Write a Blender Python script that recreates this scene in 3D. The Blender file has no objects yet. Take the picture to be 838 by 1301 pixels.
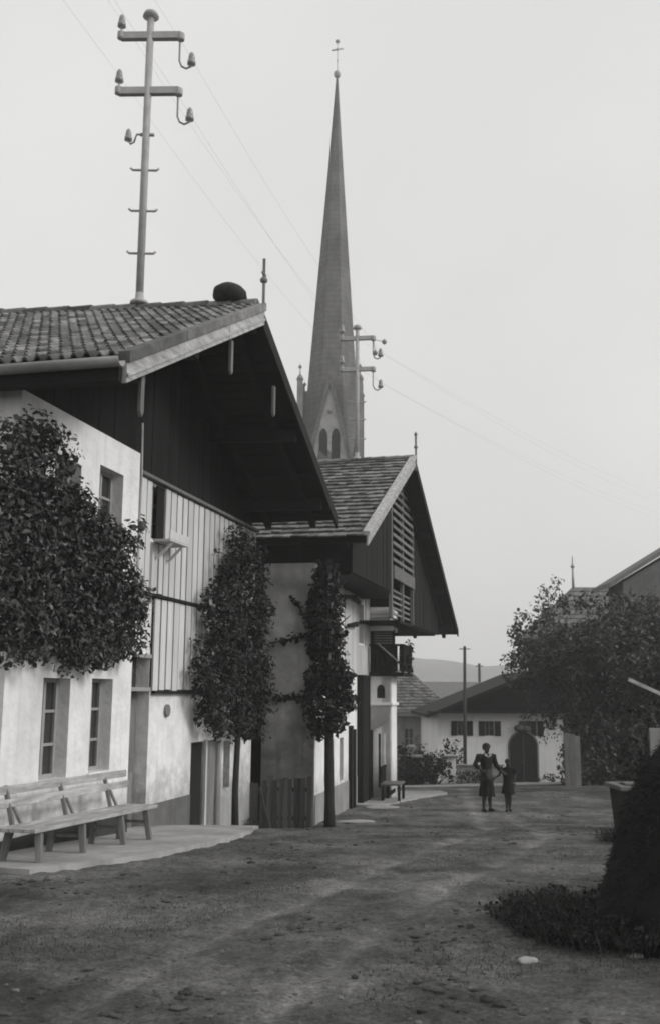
import bpy, bmesh, math, random
import numpy as np
from mathutils import Vector, Matrix, noise as mnoise

rnd = random.Random(7)
rng = np.random.default_rng(11)
sc = bpy.context.scene
COL = sc.collection

# ------------------------------------------------------------------ camera, sky, sun, exposure
TH, RO = math.radians(10.01), math.radians(0.4)
CAM = Vector((0, 0, 2.0))
_r0 = Vector((1, 0, 0)); _u0 = Vector((0, -math.sin(TH), math.cos(TH))); _f = Vector((0, math.cos(TH), math.sin(TH)))
_r = math.cos(RO) * _r0 + math.sin(RO) * _u0
_u = -math.sin(RO) * _r0 + math.cos(RO) * _u0
cd = bpy.data.cameras.new('camera')
cam = bpy.data.objects.new('camera', cd); COL.objects.link(cam)
cam.matrix_world = Matrix(((_r.x, _u.x, -_f.x, CAM.x), (_r.y, _u.y, -_f.y, CAM.y), (_r.z, _u.z, -_f.z, CAM.z), (0, 0, 0, 1)))
cd.sensor_fit = 'VERTICAL'; cd.sensor_height = 24.0; cd.sensor_width = 24.0
cd.lens = 24.0 * 1300 / 1301
cd.dof.use_dof = True; cd.dof.focus_distance = 22; cd.dof.aperture_fstop = 4.0
cd.clip_start = 0.1; cd.clip_end = 3000
sc.camera = cam

SUN_EL, SUN_AZ = math.radians(30), math.radians(105)      # azimuth clockwise from +Y
w = bpy.data.worlds.new('World'); sc.world = w; w.use_nodes = True
nt = w.node_tree; nt.nodes.clear()
sky = nt.nodes.new('ShaderNodeTexSky'); sky.sky_type = 'NISHITA'; sky.sun_disc = False
sky.sun_elevation = SUN_EL; sky.sun_rotation = SUN_AZ
sky.air_density = 1.0; sky.dust_density = 6.0; sky.ozone_density = 1.0
bw = nt.nodes.new('ShaderNodeRGBToBW')                    # black and white film
flat = nt.nodes.new('ShaderNodeMix'); flat.data_type = 'RGBA'
flat.inputs[0].default_value = 0.78                       # thin even cloud veiling the sky
flat.inputs[7].default_value = (8.3, 8.27, 8.18, 1)
bg = nt.nodes.new('ShaderNodeBackground'); bg.inputs[1].default_value = 0.092
out = nt.nodes.new('ShaderNodeOutputWorld')
nt.links.new(sky.outputs[0], bw.inputs[0]); nt.links.new(bw.outputs[0], flat.inputs[6])
wtc = nt.nodes.new('ShaderNodeTexCoord'); wno = nt.nodes.new('ShaderNodeTexNoise'); wno.inputs['Scale'].default_value = 2.2; wno.inputs['Detail'].default_value = 5
wmr = nt.nodes.new('ShaderNodeMapRange'); wmr.inputs[1].default_value = .3; wmr.inputs[2].default_value = .7; wmr.inputs[3].default_value = .93; wmr.inputs[4].default_value = 1.07
wmx = nt.nodes.new('ShaderNodeMix'); wmx.data_type = 'RGBA'; wmx.blend_type = 'MULTIPLY'; wmx.inputs[0].default_value = 1
nt.links.new(wtc.outputs['Generated'], wno.inputs[0]); nt.links.new(wno.outputs[0], wmr.inputs[0])
nt.links.new(flat.outputs[2], wmx.inputs[6]); nt.links.new(wmr.outputs[0], wmx.inputs[7]); nt.links.new(wmx.outputs[2], bg.inputs[0]); nt.links.new(bg.outputs[0], out.inputs[0])

sl = bpy.data.lights.new('sun', 'SUN'); sl.energy = 1.5; sl.angle = math.radians(16); sl.color = (1, 0.993, 0.98)
so = bpy.data.objects.new('sun', sl); COL.objects.link(so)
_sd = Vector((math.sin(SUN_AZ) * math.cos(SUN_EL), math.cos(SUN_AZ) * math.cos(SUN_EL), math.sin(SUN_EL)))
so.rotation_euler = _sd.to_track_quat('Z', 'Y').to_euler(); so.location = (60, 0, 60)

vs = sc.view_settings
sc.display_settings.display_device = 'sRGB'
vs.view_transform = 'Standard'; vs.look = 'None'; vs.exposure = 0.28; vs.gamma = 1.0; vs.use_curve_mapping = False
sc.render.engine = 'CYCLES'
sc.cycles.use_denoising = True
sc.cycles.filter_width = 1.9
sc.cycles.max_bounces = 6; sc.cycles.diffuse_bounces = 3; sc.cycles.glossy_bounces = 2
sc.cycles.transmission_bounces = 2; sc.cycles.volume_bounces = 1; sc.cycles.transparent_max_bounces = 4
sc.cycles.caustics_reflective = False; sc.cycles.caustics_refractive = False
sc.render.film_transparent = False

# ------------------------------------------------------------------ frames and ground height
class Frame:
    """u runs along the wall away from the camera, w into the building, z up"""
    def __init__(s, ox, oy, az):
        a = math.radians(az)
        s.o = np.array([ox, oy, 0.0]); s.u = np.array([math.sin(a), math.cos(a), 0.0]); s.w = np.array([-math.cos(a), math.sin(a), 0.0])
        s.rotz = math.pi / 2 - a
    def W(s, u, w, z):
        return s.o + s.u * u + s.w * w + np.array([0, 0, z])
class World:
    o = np.zeros(3); rotz = 0.0
    def W(s, x, y, z): return np.array([x, y, z], float)
WF = World()
H1 = Frame(-3.457, 13, 13.5)
H2 = Frame(-.28, 21.88, 11.3)
H2R = Frame(.74, 21.0, 14.3)

GY = [-60, 0, 6, 11.8, 16.2, 19, 21.5, 24, 26, 30, 40, 48, 60, 100, 1000]
GZ = [.62, .55, .47, .22, -.05, -.40, -.66, -.74, -.78, -.88, -1.48, -1.95, -2.3, -2.8, -2.8]
_gy = np.arange(-60, 1000, .5)
_gz = np.interp(_gy, GY, GZ)
_k = np.exp(-np.linspace(-2, 2, 9) ** 2); _k /= _k.sum()
_gz = np.convolve(np.pad(_gz, 4, mode='edge'), _k, mode='valid')
def g0(y): return float(np.interp(y, _gy, _gz))
def g(x, y):
    z = g0(y)
    z -= .14 * math.exp(-((x + .9) ** 2 + (y - 20.6) ** 2) / 1.2)
    z += .25 * max(0.0, min(1.0, (x - 3) / 8)) * max(0, min(1, (y - 28) / 6)) * max(0, min(1, (46 - y) / 6))
    return z

# ------------------------------------------------------------------ materials (grey tones of a black and white print)
MATS = {}
def tint(v): return (v, v * .994, v * .982, 1)
def mat(name, gval, var=.25, scale=5.0, stretch=(1, 1, 1), rough=.9, bump=.25, bscale=None, island=0.0, stain=.0, stain_scale=.7, spec=.25, bdist=.02, dirt=None, bands=0):
    m = bpy.data.materials.new(name); m.use_nodes = True
    t = m.node_tree; t.nodes.clear(); N = t.nodes.new; L = t.links.new
    o = N('ShaderNodeOutputMaterial'); b = N('ShaderNodeBsdfPrincipled'); L(b.outputs[0], o.inputs[0])
    b.inputs['Roughness'].default_value = rough; b.inputs['Specular IOR Level'].default_value = spec
    tc = N('ShaderNodeTexCoord'); mp = N('ShaderNodeMapping'); mp.inputs['Scale'].default_value = stretch
    L(tc.outputs['Object'], mp.inputs[0])
    n1 = N('ShaderNodeTexNoise'); n1.inputs['Scale'].default_value = scale; n1.inputs['Detail'].default_value = 8; n1.inputs['Roughness'].default_value = .65
    L(mp.outputs[0], n1.inputs[0])
    mr = N('ShaderNodeMapRange'); mr.inputs[1].default_value = .3; mr.inputs[2].default_value = .7
    mr.inputs[3].default_value = 1 - var; mr.inputs[4].default_value = 1 + var
    L(n1.outputs[0], mr.inputs[0])
    val = mr.outputs[0]
    def mul(a, bsock):
        x = N('ShaderNodeMath'); x.operation = 'MULTIPLY'; L(a, x.inputs[0]); L(bsock, x.inputs[1]); return x.outputs[0]
    if stain:
        n2 = N('ShaderNodeTexNoise'); n2.inputs['Scale'].default_value = stain_scale; n2.inputs['Detail'].default_value = 5
        L(tc.outputs['Object'], n2.inputs[0])
        r2 = N('ShaderNodeMapRange'); r2.inputs[1].default_value = .42; r2.inputs[2].default_value = .68
        r2.inputs[3].default_value = 1; r2.inputs[4].default_value = 1 - stain
        L(n2.outputs[0], r2.inputs[0]); val = mul(val, r2.outputs[0])
        n3 = N('ShaderNodeTexNoise'); n3.inputs['Scale'].default_value = 3; n3.inputs['Detail'].default_value = 6
        mp3 = N('ShaderNodeMapping'); mp3.inputs['Scale'].default_value = (2.2, 2.2, .22); L(tc.outputs['Object'], mp3.inputs[0]); L(mp3.outputs[0], n3.inputs[0])
        r3 = N('ShaderNodeMapRange'); r3.inputs[1].default_value = .5; r3.inputs[2].default_value = .75; r3.inputs[3].default_value = 1; r3.inputs[4].default_value = 1 - stain * .7
        L(n3.outputs[0], r3.inputs[0]); val = mul(val, r3.outputs[0])
    if dirt:      # splash dirt near the foot of a wall: (z where it starts, z where it is strongest)
        sx = N('ShaderNodeSeparateXYZ'); L(tc.outputs['Object'], sx.inputs[0])
        ad = N('ShaderNodeMath'); ad.operation = 'MULTIPLY_ADD'; ad.inputs[1].default_value = 1.3; L(n1.outputs[0], ad.inputs[0]); L(sx.outputs[2], ad.inputs[2])
        r4 = N('ShaderNodeMapRange'); r4.inputs[1].default_value = dirt[1] + .65; r4.inputs[2].default_value = dirt[0] + .65
        r4.inputs[3].default_value = dirt[2]; r4.inputs[4].default_value = 1
        L(ad.outputs[0], r4.inputs[0]); val = mul(val, r4.outputs[0])
    if bands:
        sz = N('ShaderNodeSeparateXYZ'); L(tc.outputs['Object'], sz.inputs[0])
        m1 = N('ShaderNodeMath'); m1.operation = 'MULTIPLY_ADD'; m1.inputs[1].default_value = bands; L(sz.outputs[2], m1.inputs[0])
        m0 = N('ShaderNodeMath'); m0.operation = 'MULTIPLY'; m0.inputs[1].default_value = .8; L(n1.outputs[0], m0.inputs[0]); L(m0.outputs[0], m1.inputs[2])
        m2 = N('ShaderNodeMath'); m2.operation = 'FRACT'; L(m1.outputs[0], m2.inputs[0])
        r5 = N('ShaderNodeMapRange'); r5.inputs[1].default_value = .0; r5.inputs[2].default_value = .5; r5.inputs[3].default_value = .86; r5.inputs[4].default_value = 1.08
        L(m2.outputs[0], r5.inputs[0]); val = mul(val, r5.outputs[0])
    if island:
        gi = N('ShaderNodeNewGeometry'); ri = N('ShaderNodeMapRange'); ri.inputs[3].default_value = 1 - island; ri.inputs[4].default_value = 1 + island
        L(gi.outputs['Random Per Island'], ri.inputs[0]); val = mul(val, ri.outputs[0])
    mx = N('ShaderNodeMix'); mx.data_type = 'RGBA'; mx.blend_type = 'MULTIPLY'; mx.inputs[0].default_value = 1
    mx.inputs[6].default_value = tint(gval); L(val, mx.inputs[7]); L(mx.outputs[2], b.inputs['Base Color'])
    if bump:
        nb = N('ShaderNodeTexNoise'); nb.inputs['Scale'].default_value = bscale or scale * 4; nb.inputs['Detail'].default_value = 6
        L(mp.outputs[0], nb.inputs[0])
        bp = N('ShaderNodeBump'); bp.inputs['Strength'].default_value = bump; bp.inputs['Distance'].default_value = bdist
        L(nb.outputs[0], bp.inputs['Height']); L(bp.outputs[0], b.inputs['Normal'])
    MATS[name] = m
    return m

M = dict(
    plaster=mat('white_plaster', .78, .08, 5, rough=.95, bump=.6, bscale=14, stain=.2, stain_scale=1.8, dirt=(.9, .05, .45)),
    plaster_low=mat('white_plaster_street', .8, .08, 3, rough=.95, bump=.35, bscale=9, stain=.12, stain_scale=.9, dirt=(.3, -.5, .5)),
    white_trim=mat('white_trim', .82, .05, 3, bump=.2),
    grey_plaster=mat('grey_plaster', .30, .15, 2.5, rough=.95, bump=.4, bscale=9, stain=.3, stain_scale=.8),
    old_plaster=mat('weathered_plaster', .72, .22, 2.2, rough=.95, bump=.5, bscale=9, stain=.5, stain_scale=.9, dirt=(1.9, .4, .4)),
    far_plaster=mat('far_white_plaster', .8, .08, 2, rough=.95, bump=.2, stain=.12, stain_scale=.5, dirt=(-1.2, -2.1, .55)),
    bay_foot_dark=mat('bay_foot', .05, .3, 4, stain=.3),
    dado=mat('dark_dado', .13, .2, 4, stain=.3),
    white_board=mat('white_painted_board', .56, .12, 3, (6, 6, .5), rough=.8, bump=.3, island=.14, stain=.12),
    pale_wood=mat('bleached_wood', .36, .42, 3, (.7, 4, 4), rough=.85, bump=.4, island=.12),
    bench_wood=mat('bleached_bench_wood', .4, .42, 2.6, (.8, 7, 7), rough=.85, bump=.5, island=.15, stain=.3, stain_scale=2),
    grey_wood=mat('grey_wood', .17, .3, 3, (5, 5, .5), rough=.9, bump=.4, island=.25),
    fence_wood=mat('fence_wood', .06, .35, 3, (5, 5, .5), rough=.9, bump=.4, island=.45),
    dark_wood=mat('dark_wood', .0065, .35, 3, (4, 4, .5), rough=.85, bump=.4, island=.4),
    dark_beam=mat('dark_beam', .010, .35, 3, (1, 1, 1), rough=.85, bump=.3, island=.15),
    slat=mat('weathered_slat', .15, .25, 4, (.6, 3, 3), bump=.3, island=.2),
    tile=mat('roof_tile', .14, .45, 6, rough=.8, bump=.35, island=.6, stain=.3, stain_scale=.5),
    shingle=mat('wood_shingle', .17, .32, 5, (3, 1, 1), rough=.85, bump=.4, island=.5, stain=.35, stain_scale=.6),
    shingle_far=mat('far_roof_shingle', .15, .2, 5, rough=.9, bump=.2, island=.25),
    spire=mat('spire_slate', .12, .28, 1.6, (1, 1, .5), rough=.8, bump=.3, island=.12, stain=.35, stain_scale=.3, bands=2.2),
    stone=mat('tower_stone', .22, .25, 1.5, rough=.95, bump=.4, bdist=.08, stain=.25),
    tower_light=mat('tower_gable_stone', .36, .3, 1.6, rough=.95, bump=.5, bdist=.08),
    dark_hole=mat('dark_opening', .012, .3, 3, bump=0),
    glass=mat('window_glass', .03, .3, 2, rough=.12, bump=0, spec=.5),
    sash=mat('sash_paint', .3, .15, 4, bump=.15),
    sash_dark=mat('dark_sash_paint', .12, .2, 4, bump=.15),
    metal=mat('grey_metal', .34, .2, 5, rough=.55, bump=.1),
    iron=mat('dark_iron', .06, .2, 5, rough=.6, bump=.1),
    zinc=mat('zinc_gutter', .28, .2, 3, rough=.5, bump=.1),
    china=mat('insulator_china', .24, .1, 5, rough=.25, bump=0, spec=.5),
    pole=mat('pole_wood', .05, .2, 3, (5, 5, .4), bump=.2),
    bark=mat('bark', .028, .35, 5, (3, 3, .6), bump=.6, bdist=.03),
    leaf=mat('leaf', .034, .2, 3, rough=.42, bump=0, island=.75, spec=.35),
    leaf_dark=mat('leaf_dark', .016, .2, 3, rough=.5, bump=0, island=.7, spec=.25),
    leaf_mid=mat('leaf_mid', .034, .2, 3, rough=.5, bump=0, island=.55, spec=.4),
    stalk=mat('dry_stalk', .05, .3, 3, bump=0, island=.6),
    straw=mat('dark_hay', .022, .3, 3, rough=.95, bump=0, island=.6),
    grass=mat('grass_blade', .075, .2, 3, bump=0, island=.5),
    pebble=mat('pebble', .1, .3, 8, bump=.2, island=.5),
    clod=mat('dark_dirt', .05, .3, 8, bump=.3, island=.5),
    slab=mat('pale_paving', .36, .14, 2.5, rough=.95, bump=.4, bscale=14, stain=.3, stain_scale=1.2),
    path=mat('pale_gravel', .34, .2, 2, bump=.4),
    trough=mat('trough_stone', .15, .25, 3, bump=.5, stain=.3),
    trough_dark=mat('mossy_stone', .025, .3, 3, bump=.5),
    skin=mat('skin', .04, .05, 5, rough=.6, bump=0),
    dress=mat('dark_cloth', .008, .25, 14, rough=.95, bump=.3),
    dress2=mat('navy_cloth', .009, .25, 14, rough=.95, bump=.3),
    hair=mat('dark_hair', .014, .3, 20, rough=.7, bump=.3),
    linen=mat('white_linen', .25, .1, 10, bump=.2),
    bagm=mat('pale_cloth', .045, .3, 9, bump=.3),
    shoe=mat('shoe_leather', .012, .1, 8, rough=.5, bump=0),
    hill=mat('wooded_hill', .09, .7, .09, rough=1, bump=0, stain=.5, stain_scale=.02),
)

# ------------------------------------------------------------------ mesh builder
class MB:
    def __init__(s, fr=WF):
        s.fr = fr; s.v = []; s.f = []; s.smooth = []
    def add(s, pts, faces, smooth=False, world=False):
        b = len(s.v)
        s.v.extend([tuple(p) for p in pts] if world else [tuple(s.fr.W(*p)) for p in pts])
        for fc in faces:
            s.f.append([b + i for i in fc]); s.smooth.append(smooth)
        return s
    def box(s, a0, a1, b0, b1, c0, c1):
        p = [(a0, b0, c0), (a1, b0, c0), (a1, b1, c0), (a0, b1, c0), (a0, b0, c1), (a1, b0, c1), (a1, b1, c1), (a0, b1, c1)]
        return s.add(p, [(0, 3, 2, 1), (4, 5, 6, 7), (0, 1, 5, 4), (1, 2, 6, 5), (2, 3, 7, 6), (3, 0, 4, 7)])
    def beam(s, p0, p1, wd, ht, up=(0, 0, 1), world=False, taper=1.0):
        a = np.array(p0 if world else s.fr.W(*p0), float); b = np.array(p1 if world else s.fr.W(*p1), float)
        d = b - a; d /= np.linalg.norm(d); up = np.array(up, float)
        x = np.cross(d, up); n = np.linalg.norm(x)
        if n < 1e-4: x = np.cross(d, np.array([1., 0, 0])); n = np.linalg.norm(x)
        x /= n; y = np.cross(x, d)
        P = []
        for c, k in ((a, 1), (b, taper)):
            for i, j in ((-1, -1), (1, -1), (1, 1), (-1, 1)):
                P.append(c + x * i * wd / 2 * k + y * j * ht / 2 * k)
        return s.add(P, [(0, 1, 2, 3), (7, 6, 5, 4), (0, 4, 5, 1), (1, 5, 6, 2), (2, 6, 7, 3), (3, 7, 4, 0)], world=True)
    def tube(s, pts, rad, n=8, world=False, caps=True):
        P = [np.array(p if world else s.fr.W(*p), float) for p in pts]
        R = rad if hasattr(rad, '__len__') else [rad] * len(P)
        V = []; F = []
        up = np.array([0.0, 0, 1])
        prevx = None
        for i, p in enumerate(P):
            d = P[min(i + 1, len(P) - 1)] - P[max(i - 1, 0)]; d /= max(np.linalg.norm(d), 1e-9)
            if prevx is None:
                x = np.cross(d, up)
                if np.linalg.norm(x) < .05: x = np.cross(d, np.array([1.0, 0, 0]))
            else:
                x = prevx - d * (prevx @ d)
            x /= np.linalg.norm(x); prevx = x; y = np.cross(d, x)
            for k in range(n):
                a = 2 * math.pi * k / n
                V.append(p + (x * math.cos(a) + y * math.sin(a)) * R[i])
        for i in range(len(P) - 1):
            for k in range(n):
                k2 = (k + 1) % n
                F.append((i * n + k, i * n + k2, (i + 1) * n + k2, (i + 1) * n + k))
        if caps:
            F.append(tuple(range(n - 1, -1, -1))); F.append(tuple((len(P) - 1) * n + k for k in range(n)))
        return s.add(V, F, smooth=True, world=True)
    def lathe(s, c, prof, n=12, sx=1, sy=1, world=True, rotz=0.0):
        c = np.array(c if world else s.fr.W(*c), float)
        V = []; F = []
        ca, sa = math.cos(rotz), math.sin(rotz)
        for r, z in prof:
            for k in range(n):
                a = 2 * math.pi * k / n
                x, y = r * math.cos(a) * sx, r * math.sin(a) * sy
                V.append(c + np.array([x * ca - y * sa, x * sa + y * ca, z]))
        for i in range(len(prof) - 1):
            for k in range(n):
                k2 = (k + 1) % n
                F.append((i * n + k, i * n + k2, (i + 1) * n + k2, (i + 1) * n + k))
        F.append(tuple(range(n - 1, -1, -1))); F.append(tuple((len(prof) - 1) * n + k for k in range(n)))
        return s.add(V, F, smooth=True, world=True)
    def prism(s, poly, axis, t0, t1):
        """poly in the two other axes; axis in 'uwz' is extruded t0..t1"""
        def P(a, b, t):
            return (t, a, b) if axis == 'u' else ((a, t, b) if axis == 'w' else (a, b, t))
        n = len(poly)
        V = [P(a, b, t0) for a, b in poly] + [P(a, b, t1) for a, b in poly]
        F = [tuple(range(n)), tuple(range(2 * n - 1, n - 1, -1))] + [(i, n + i, n + (i + 1) % n, (i + 1) % n) for i in range(n)]
        return s.add(V, F)
    def wall(s, a0, a1, z0, z1, d0, d1, holes=(), along='u'):
        """wall slab between depth d0 and d1 with real openings"""
        A = sorted({a0, a1, *[h[0] for h in holes], *[h[1] for h in holes]}); Z = sorted({z0, z1, *[h[2] for h in holes], *[h[3] for h in holes]})
        A = [a for a in A if a0 <= a <= a1]; Z = [z for z in Z if z0 <= z <= z1]
        def solid(i, j):
            if i < 0 or j < 0 or i >= len(A) - 1 or j >= len(Z) - 1: return False
            ca, cz = (A[i] + A[i + 1]) / 2, (Z[j] + Z[j + 1]) / 2
            return not any(h[0] < ca < h[1] and h[2] < cz < h[3] for h in holes)
        def P(a, d, z): return (a, d, z) if along == 'u' else (d, a, z)
        for i in range(len(A) - 1):
            for j in range(len(Z) - 1):
                if not solid(i, j): continue
                x0, x1, y0, y1 = A[i], A[i + 1], Z[j], Z[j + 1]
                s.add([P(x0, d0, y0), P(x1, d0, y0), P(x1, d0, y1), P(x0, d0, y1)], [(0, 1, 2, 3)])
                s.add([P(x0, d1, y0), P(x1, d1, y0), P(x1, d1, y1), P(x0, d1, y1)], [(3, 2, 1, 0)])
                for (di, dj, q) in ((-1, 0, ((x0, y0), (x0, y1))), (1, 0, ((x1, y0), (x1, y1))), (0, -1, ((x0, y0), (x1, y0))), (0, 1, ((x0, y1), (x1, y1)))):
                    if not solid(i + di, j + dj):
                        (pa, pz), (qa, qz) = q
                        s.add([P(pa, d0, pz), P(qa, d0, qz), P(qa, d1, qz), P(pa, d1, pz)], [(0, 1, 2, 3)])
        return s
    def build(s, name, m, parent=None, loc=None, rotz=0.0, bevel=0.0, fix=True):
        """link as ONE mesh object; with a parent the vertices go into the parent's space"""
        top = parent
        while top is not None and top.parent is not None: top = top.parent
        if top is not None: L, rz = np.array(top.location), top.rotation_euler.z
        else:
            L = np.array(loc if loc is not None else (0, 0, 0), float); rz = rotz
        V = np.array(s.v, float).reshape(-1, 3) - L
        c, sn = math.cos(-rz), math.sin(-rz)
        V = np.stack([V[:, 0] * c - V[:, 1] * sn, V[:, 0] * sn + V[:, 1] * c, V[:, 2]], 1)
        me = bpy.data.meshes.new(name); me.from_pydata(V.tolist(), [], s.f)
        me.polygons.foreach_set('use_smooth', s.smooth)
        if fix:
            bm = bmesh.new(); bm.from_mesh(me); bmesh.ops.recalc_face_normals(bm, faces=bm.faces); bm.to_mesh(me); bm.free()
        me.materials.append(m if not isinstance(m, str) else M[m]); me.update()
        o = bpy.data.objects.new(name, me); COL.objects.link(o)
        if parent is not None: o.parent = parent
        else: o.location = L; o.rotation_euler = (0, 0, rz)
        if bevel:
            b = o.modifiers.new('bevel', 'BEVEL'); b.width = bevel; b.segments = 2; b.limit_method = 'ANGLE'
        return o

def thing(name, label, cat, loc, rotz=0.0, group=None):
    o = bpy.data.objects.new(name, None); COL.objects.link(o)
    o.empty_display_size = .2
    o.location = tuple(float(c) for c in loc); o.rotation_euler = (0, 0, rotz)
    o['label'] = label; o['category'] = cat
    if group: o['group'] = group
    return o
def tag(o, label, cat, group=None):
    o['label'] = label; o['category'] = cat
    if group: o['group'] = group
    return o
def kind(o, k): o['kind'] = k; return o

# ---- leaves: folded leaf blades through a volume
def leaf_mesh(P, Nrm, size, jitter=.6):
    """numpy: P centres, Nrm outward directions -> verts, faces"""
    n = len(P)
    d = Nrm + rng.normal(0, jitter, (n, 3)); d /= np.linalg.norm(d, axis=1)[:, None]
    r = rng.normal(0, 1, (n, 3)) + np.array([0, 0, -.7]); t = r - d * (r * d).sum(1)[:, None]; t /= np.maximum(np.linalg.norm(t, axis=1), 1e-6)[:, None]
    b = np.cross(d, t)
    sz = size * (.45 + 1.2 * rng.random(n) ** 1.6)[:, None]
    fold = d * sz * .18
    v = np.stack([P - t * sz * .55, P - b * sz * .36 + fold, P + t * sz * .6, P + b * sz * .36 + fold], 1).reshape(-1, 3)
    i = np.arange(n)[:, None] * 4
    f = np.concatenate([i + np.array([[0, 1, 2]]), i + np.array([[0, 2, 3]])], 0)
    return v, f
def foliage(name, P, Nrm, size, m, parent=None, loc=None, jitter=.6):
    v, f = leaf_mesh(np.asarray(P, float), np.asarray(Nrm, float), size, jitter)
    b = MB(); b.v = v.tolist(); b.f = f.tolist(); b.smooth = [False] * len(b.f)
    return b.build(name, m, parent, loc, fix=False)
def clump_points(centres, radii, per, squash=(1, 1, 1)):
    """leaves near the shell of each clump, outward normals"""
    P = []; Nn = []
    for c, r in zip(centres, radii):
        k = max(3, int(per * r * r))
        d = rng.normal(0, 1, (k, 3)); d /= np.linalg.norm(d, axis=1)[:, None]
        rr = r * rng.uniform(.45, 1.08, k)[:, None]
        P.append(np.array(c) + d * rr * np.array(squash)); Nn.append(d + np.array([0, 0, .35]))
    return np.concatenate(P), np.concatenate(Nn)
def inside(poly, x, y):
    c = False; n = len(poly); j = n - 1
    for i in range(n):
        xi, yi = poly[i]; xj, yj = poly[j]
        if (yi > y) != (yj > y) and x < (xj - xi) * (y - yi) / (yj - yi) + xi: c = not c
        j = i
    return c

# ------------------------------------------------------------------ SETTING: ground, tracks, hills
def seg_dist(px, py, line):
    best = np.full(px.shape, 1e9)
    for (x0, y0), (x1, y1) in zip(line[:-1], line[1:]):
        dx, dy = x1 - x0, y1 - y0; L2 = dx * dx + dy * dy
        t = np.clip(((px - x0) * dx + (py - y0) * dy) / L2, 0, 1)
        best = np.minimum(best, np.hypot(px - x0 - t * dx, py - y0 - t * dy))
    return best
RUTS = [[(-1.3, 5.0), (-.75, 7.0), (.05, 9.3), (1.0, 12.2), (2.2, 15.6), (3.0, 20), (3.6, 26), (4.6, 36)],
        [(-.35, 5.0), (.3, 7.2), (1.05, 9.4), (2.0, 11.8), (3.1, 15.0), (3.9, 20), (4.3, 26), (5.4, 36)]]
def axis(parts):
    a = []
    for lo, hi, st in parts: a.extend(np.arange(lo, hi, st).tolist())
    a.append(parts[-1][1]); return np.array(a)
gx = axis([(-690, -60, 45), (-60, -14, 6), (-14, -6, .5), (-6, 7, .065), (7, 14, .25), (14, 60, 4), (60, 690, 45)])
gy = axis([(-50, 0, 5), (0, 4.5, .5), (4.5, 11, .055), (11, 18, .1), (18, 30, .2), (30, 60, .6), (60, 120, 6), (120, 930, 45)])
XX, YY = np.meshgrid(gx, gy)
ZZ = np.vectorize(g)(XX, YY)
rd = np.minimum(seg_dist(XX, YY, RUTS[0]), seg_dist(XX, YY, RUTS[1]))
rut = np.exp(-(rd / (.05 + .0045 * np.maximum(YY, 0))) ** 2)
nearm = (np.abs(XX) < 20) & (YY > 3) & (YY < 60)
nz = np.zeros_like(ZZ)
for i, j in np.argwhere(nearm):
    x, y = XX[i, j], YY[i, j]
    a = mnoise.fractal(Vector((x * 1.3, y * 1.3, 3.1)), .7, 2.1, 5) * .016
    bq = mnoise.noise(Vector((x * 4.5, y * 4.5, 9))) * .014 + mnoise.noise(Vector((x * 9, y * 9, 2))) * .012 - abs(mnoise.noise(Vector((x * 6, y * 5, 5)))) * .022
    nz[i, j] = a + bq * (1 - .75 * rut[i, j])
ZZ = ZZ + nz - rut * .02 + .008 * np.exp(-((rd - .2) / .09) ** 2) * nearm
def gz_at(x, y):
    i = np.clip(np.searchsorted(gx, x), 1, len(gx) - 1); j = np.clip(np.searchsorted(gy, y), 1, len(gy) - 1)
    tx = (x - gx[i - 1]) / (gx[i] - gx[i - 1]); ty = (y - gy[j - 1]) / (gy[j] - gy[j - 1])
    return (ZZ[j - 1, i - 1] * (1 - tx) + ZZ[j - 1, i] * tx) * (1 - ty) + (ZZ[j, i - 1] * (1 - tx) + ZZ[j, i] * tx) * ty
nx_, ny_ = len(gx), len(gy)
b = MB(); b.v = np.stack([XX, YY, ZZ], 2).reshape(-1, 3).tolist()
ii = (np.arange(ny_ - 1)[:, None] * nx_ + np.arange(nx_ - 1)[None, :]).ravel()
b.f = np.stack([ii, ii + 1, ii + nx_ + 1, ii + nx_], 1).tolist(); b.smooth = [True] * len(b.f)
gm = bpy.data.materials.new('dirt_street'); gm.use_nodes = True
t = gm.node_tree; t.nodes.clear(); N = t.nodes.new; L = t.links.new
o_ = N('ShaderNodeOutputMaterial'); pb = N('ShaderNodeBsdfPrincipled'); L(pb.outputs[0], o_.inputs[0])
pb.inputs['Roughness'].default_value = .97; pb.inputs['Specular IOR Level'].default_value = .15
tc = N('ShaderNodeTexCoord')
def nz_node(scale, detail, lo, hi, a, bb, stretch=(1, 1, 1), rough=.6):
    mp = N('ShaderNodeMapping'); mp.inputs['Scale'].default_value = stretch; L(tc.outputs['Object'], mp.inputs[0])
    n = N('ShaderNodeTexNoise'); n.inputs['Scale'].default_value = scale; n.inputs['Detail'].default_value = detail; n.inputs['Roughness'].default_value = rough
    L(mp.outputs[0], n.inputs[0])
    r = N('ShaderNodeMapRange'); r.inputs[1].default_value = lo; r.inputs[2].default_value = hi; r.inputs[3].default_value = a; r.inputs[4].default_value = bb
    L(n.outputs[0], r.inputs[0]); return r.outputs[0], n.outputs[0]
def gmul(a, c):
    x = N('ShaderNodeMath'); x.operation = 'MULTIPLY'; L(a, x.inputs[0]); L(c, x.inputs[1]); return x.outputs[0]
v1, _ = nz_node(.55, 7, .36, .64, .58, 1.35, (1, 1.5, 1))
v2, _ = nz_node(1.7, 9, .36, .66, .55, 1.45, (1, .7, 1), rough=.72)
v3, nf = nz_node(13, 7, .32, .68, .6, 1.4, rough=.78)
v4, _ = nz_node(38, 4, .34, .7, .62, 1.5, rough=.7)
val = gmul(gmul(gmul(v1, v2), v3), v4)
at = N('ShaderNodeAttribute'); at.attribute_name = 'worn'
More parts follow.
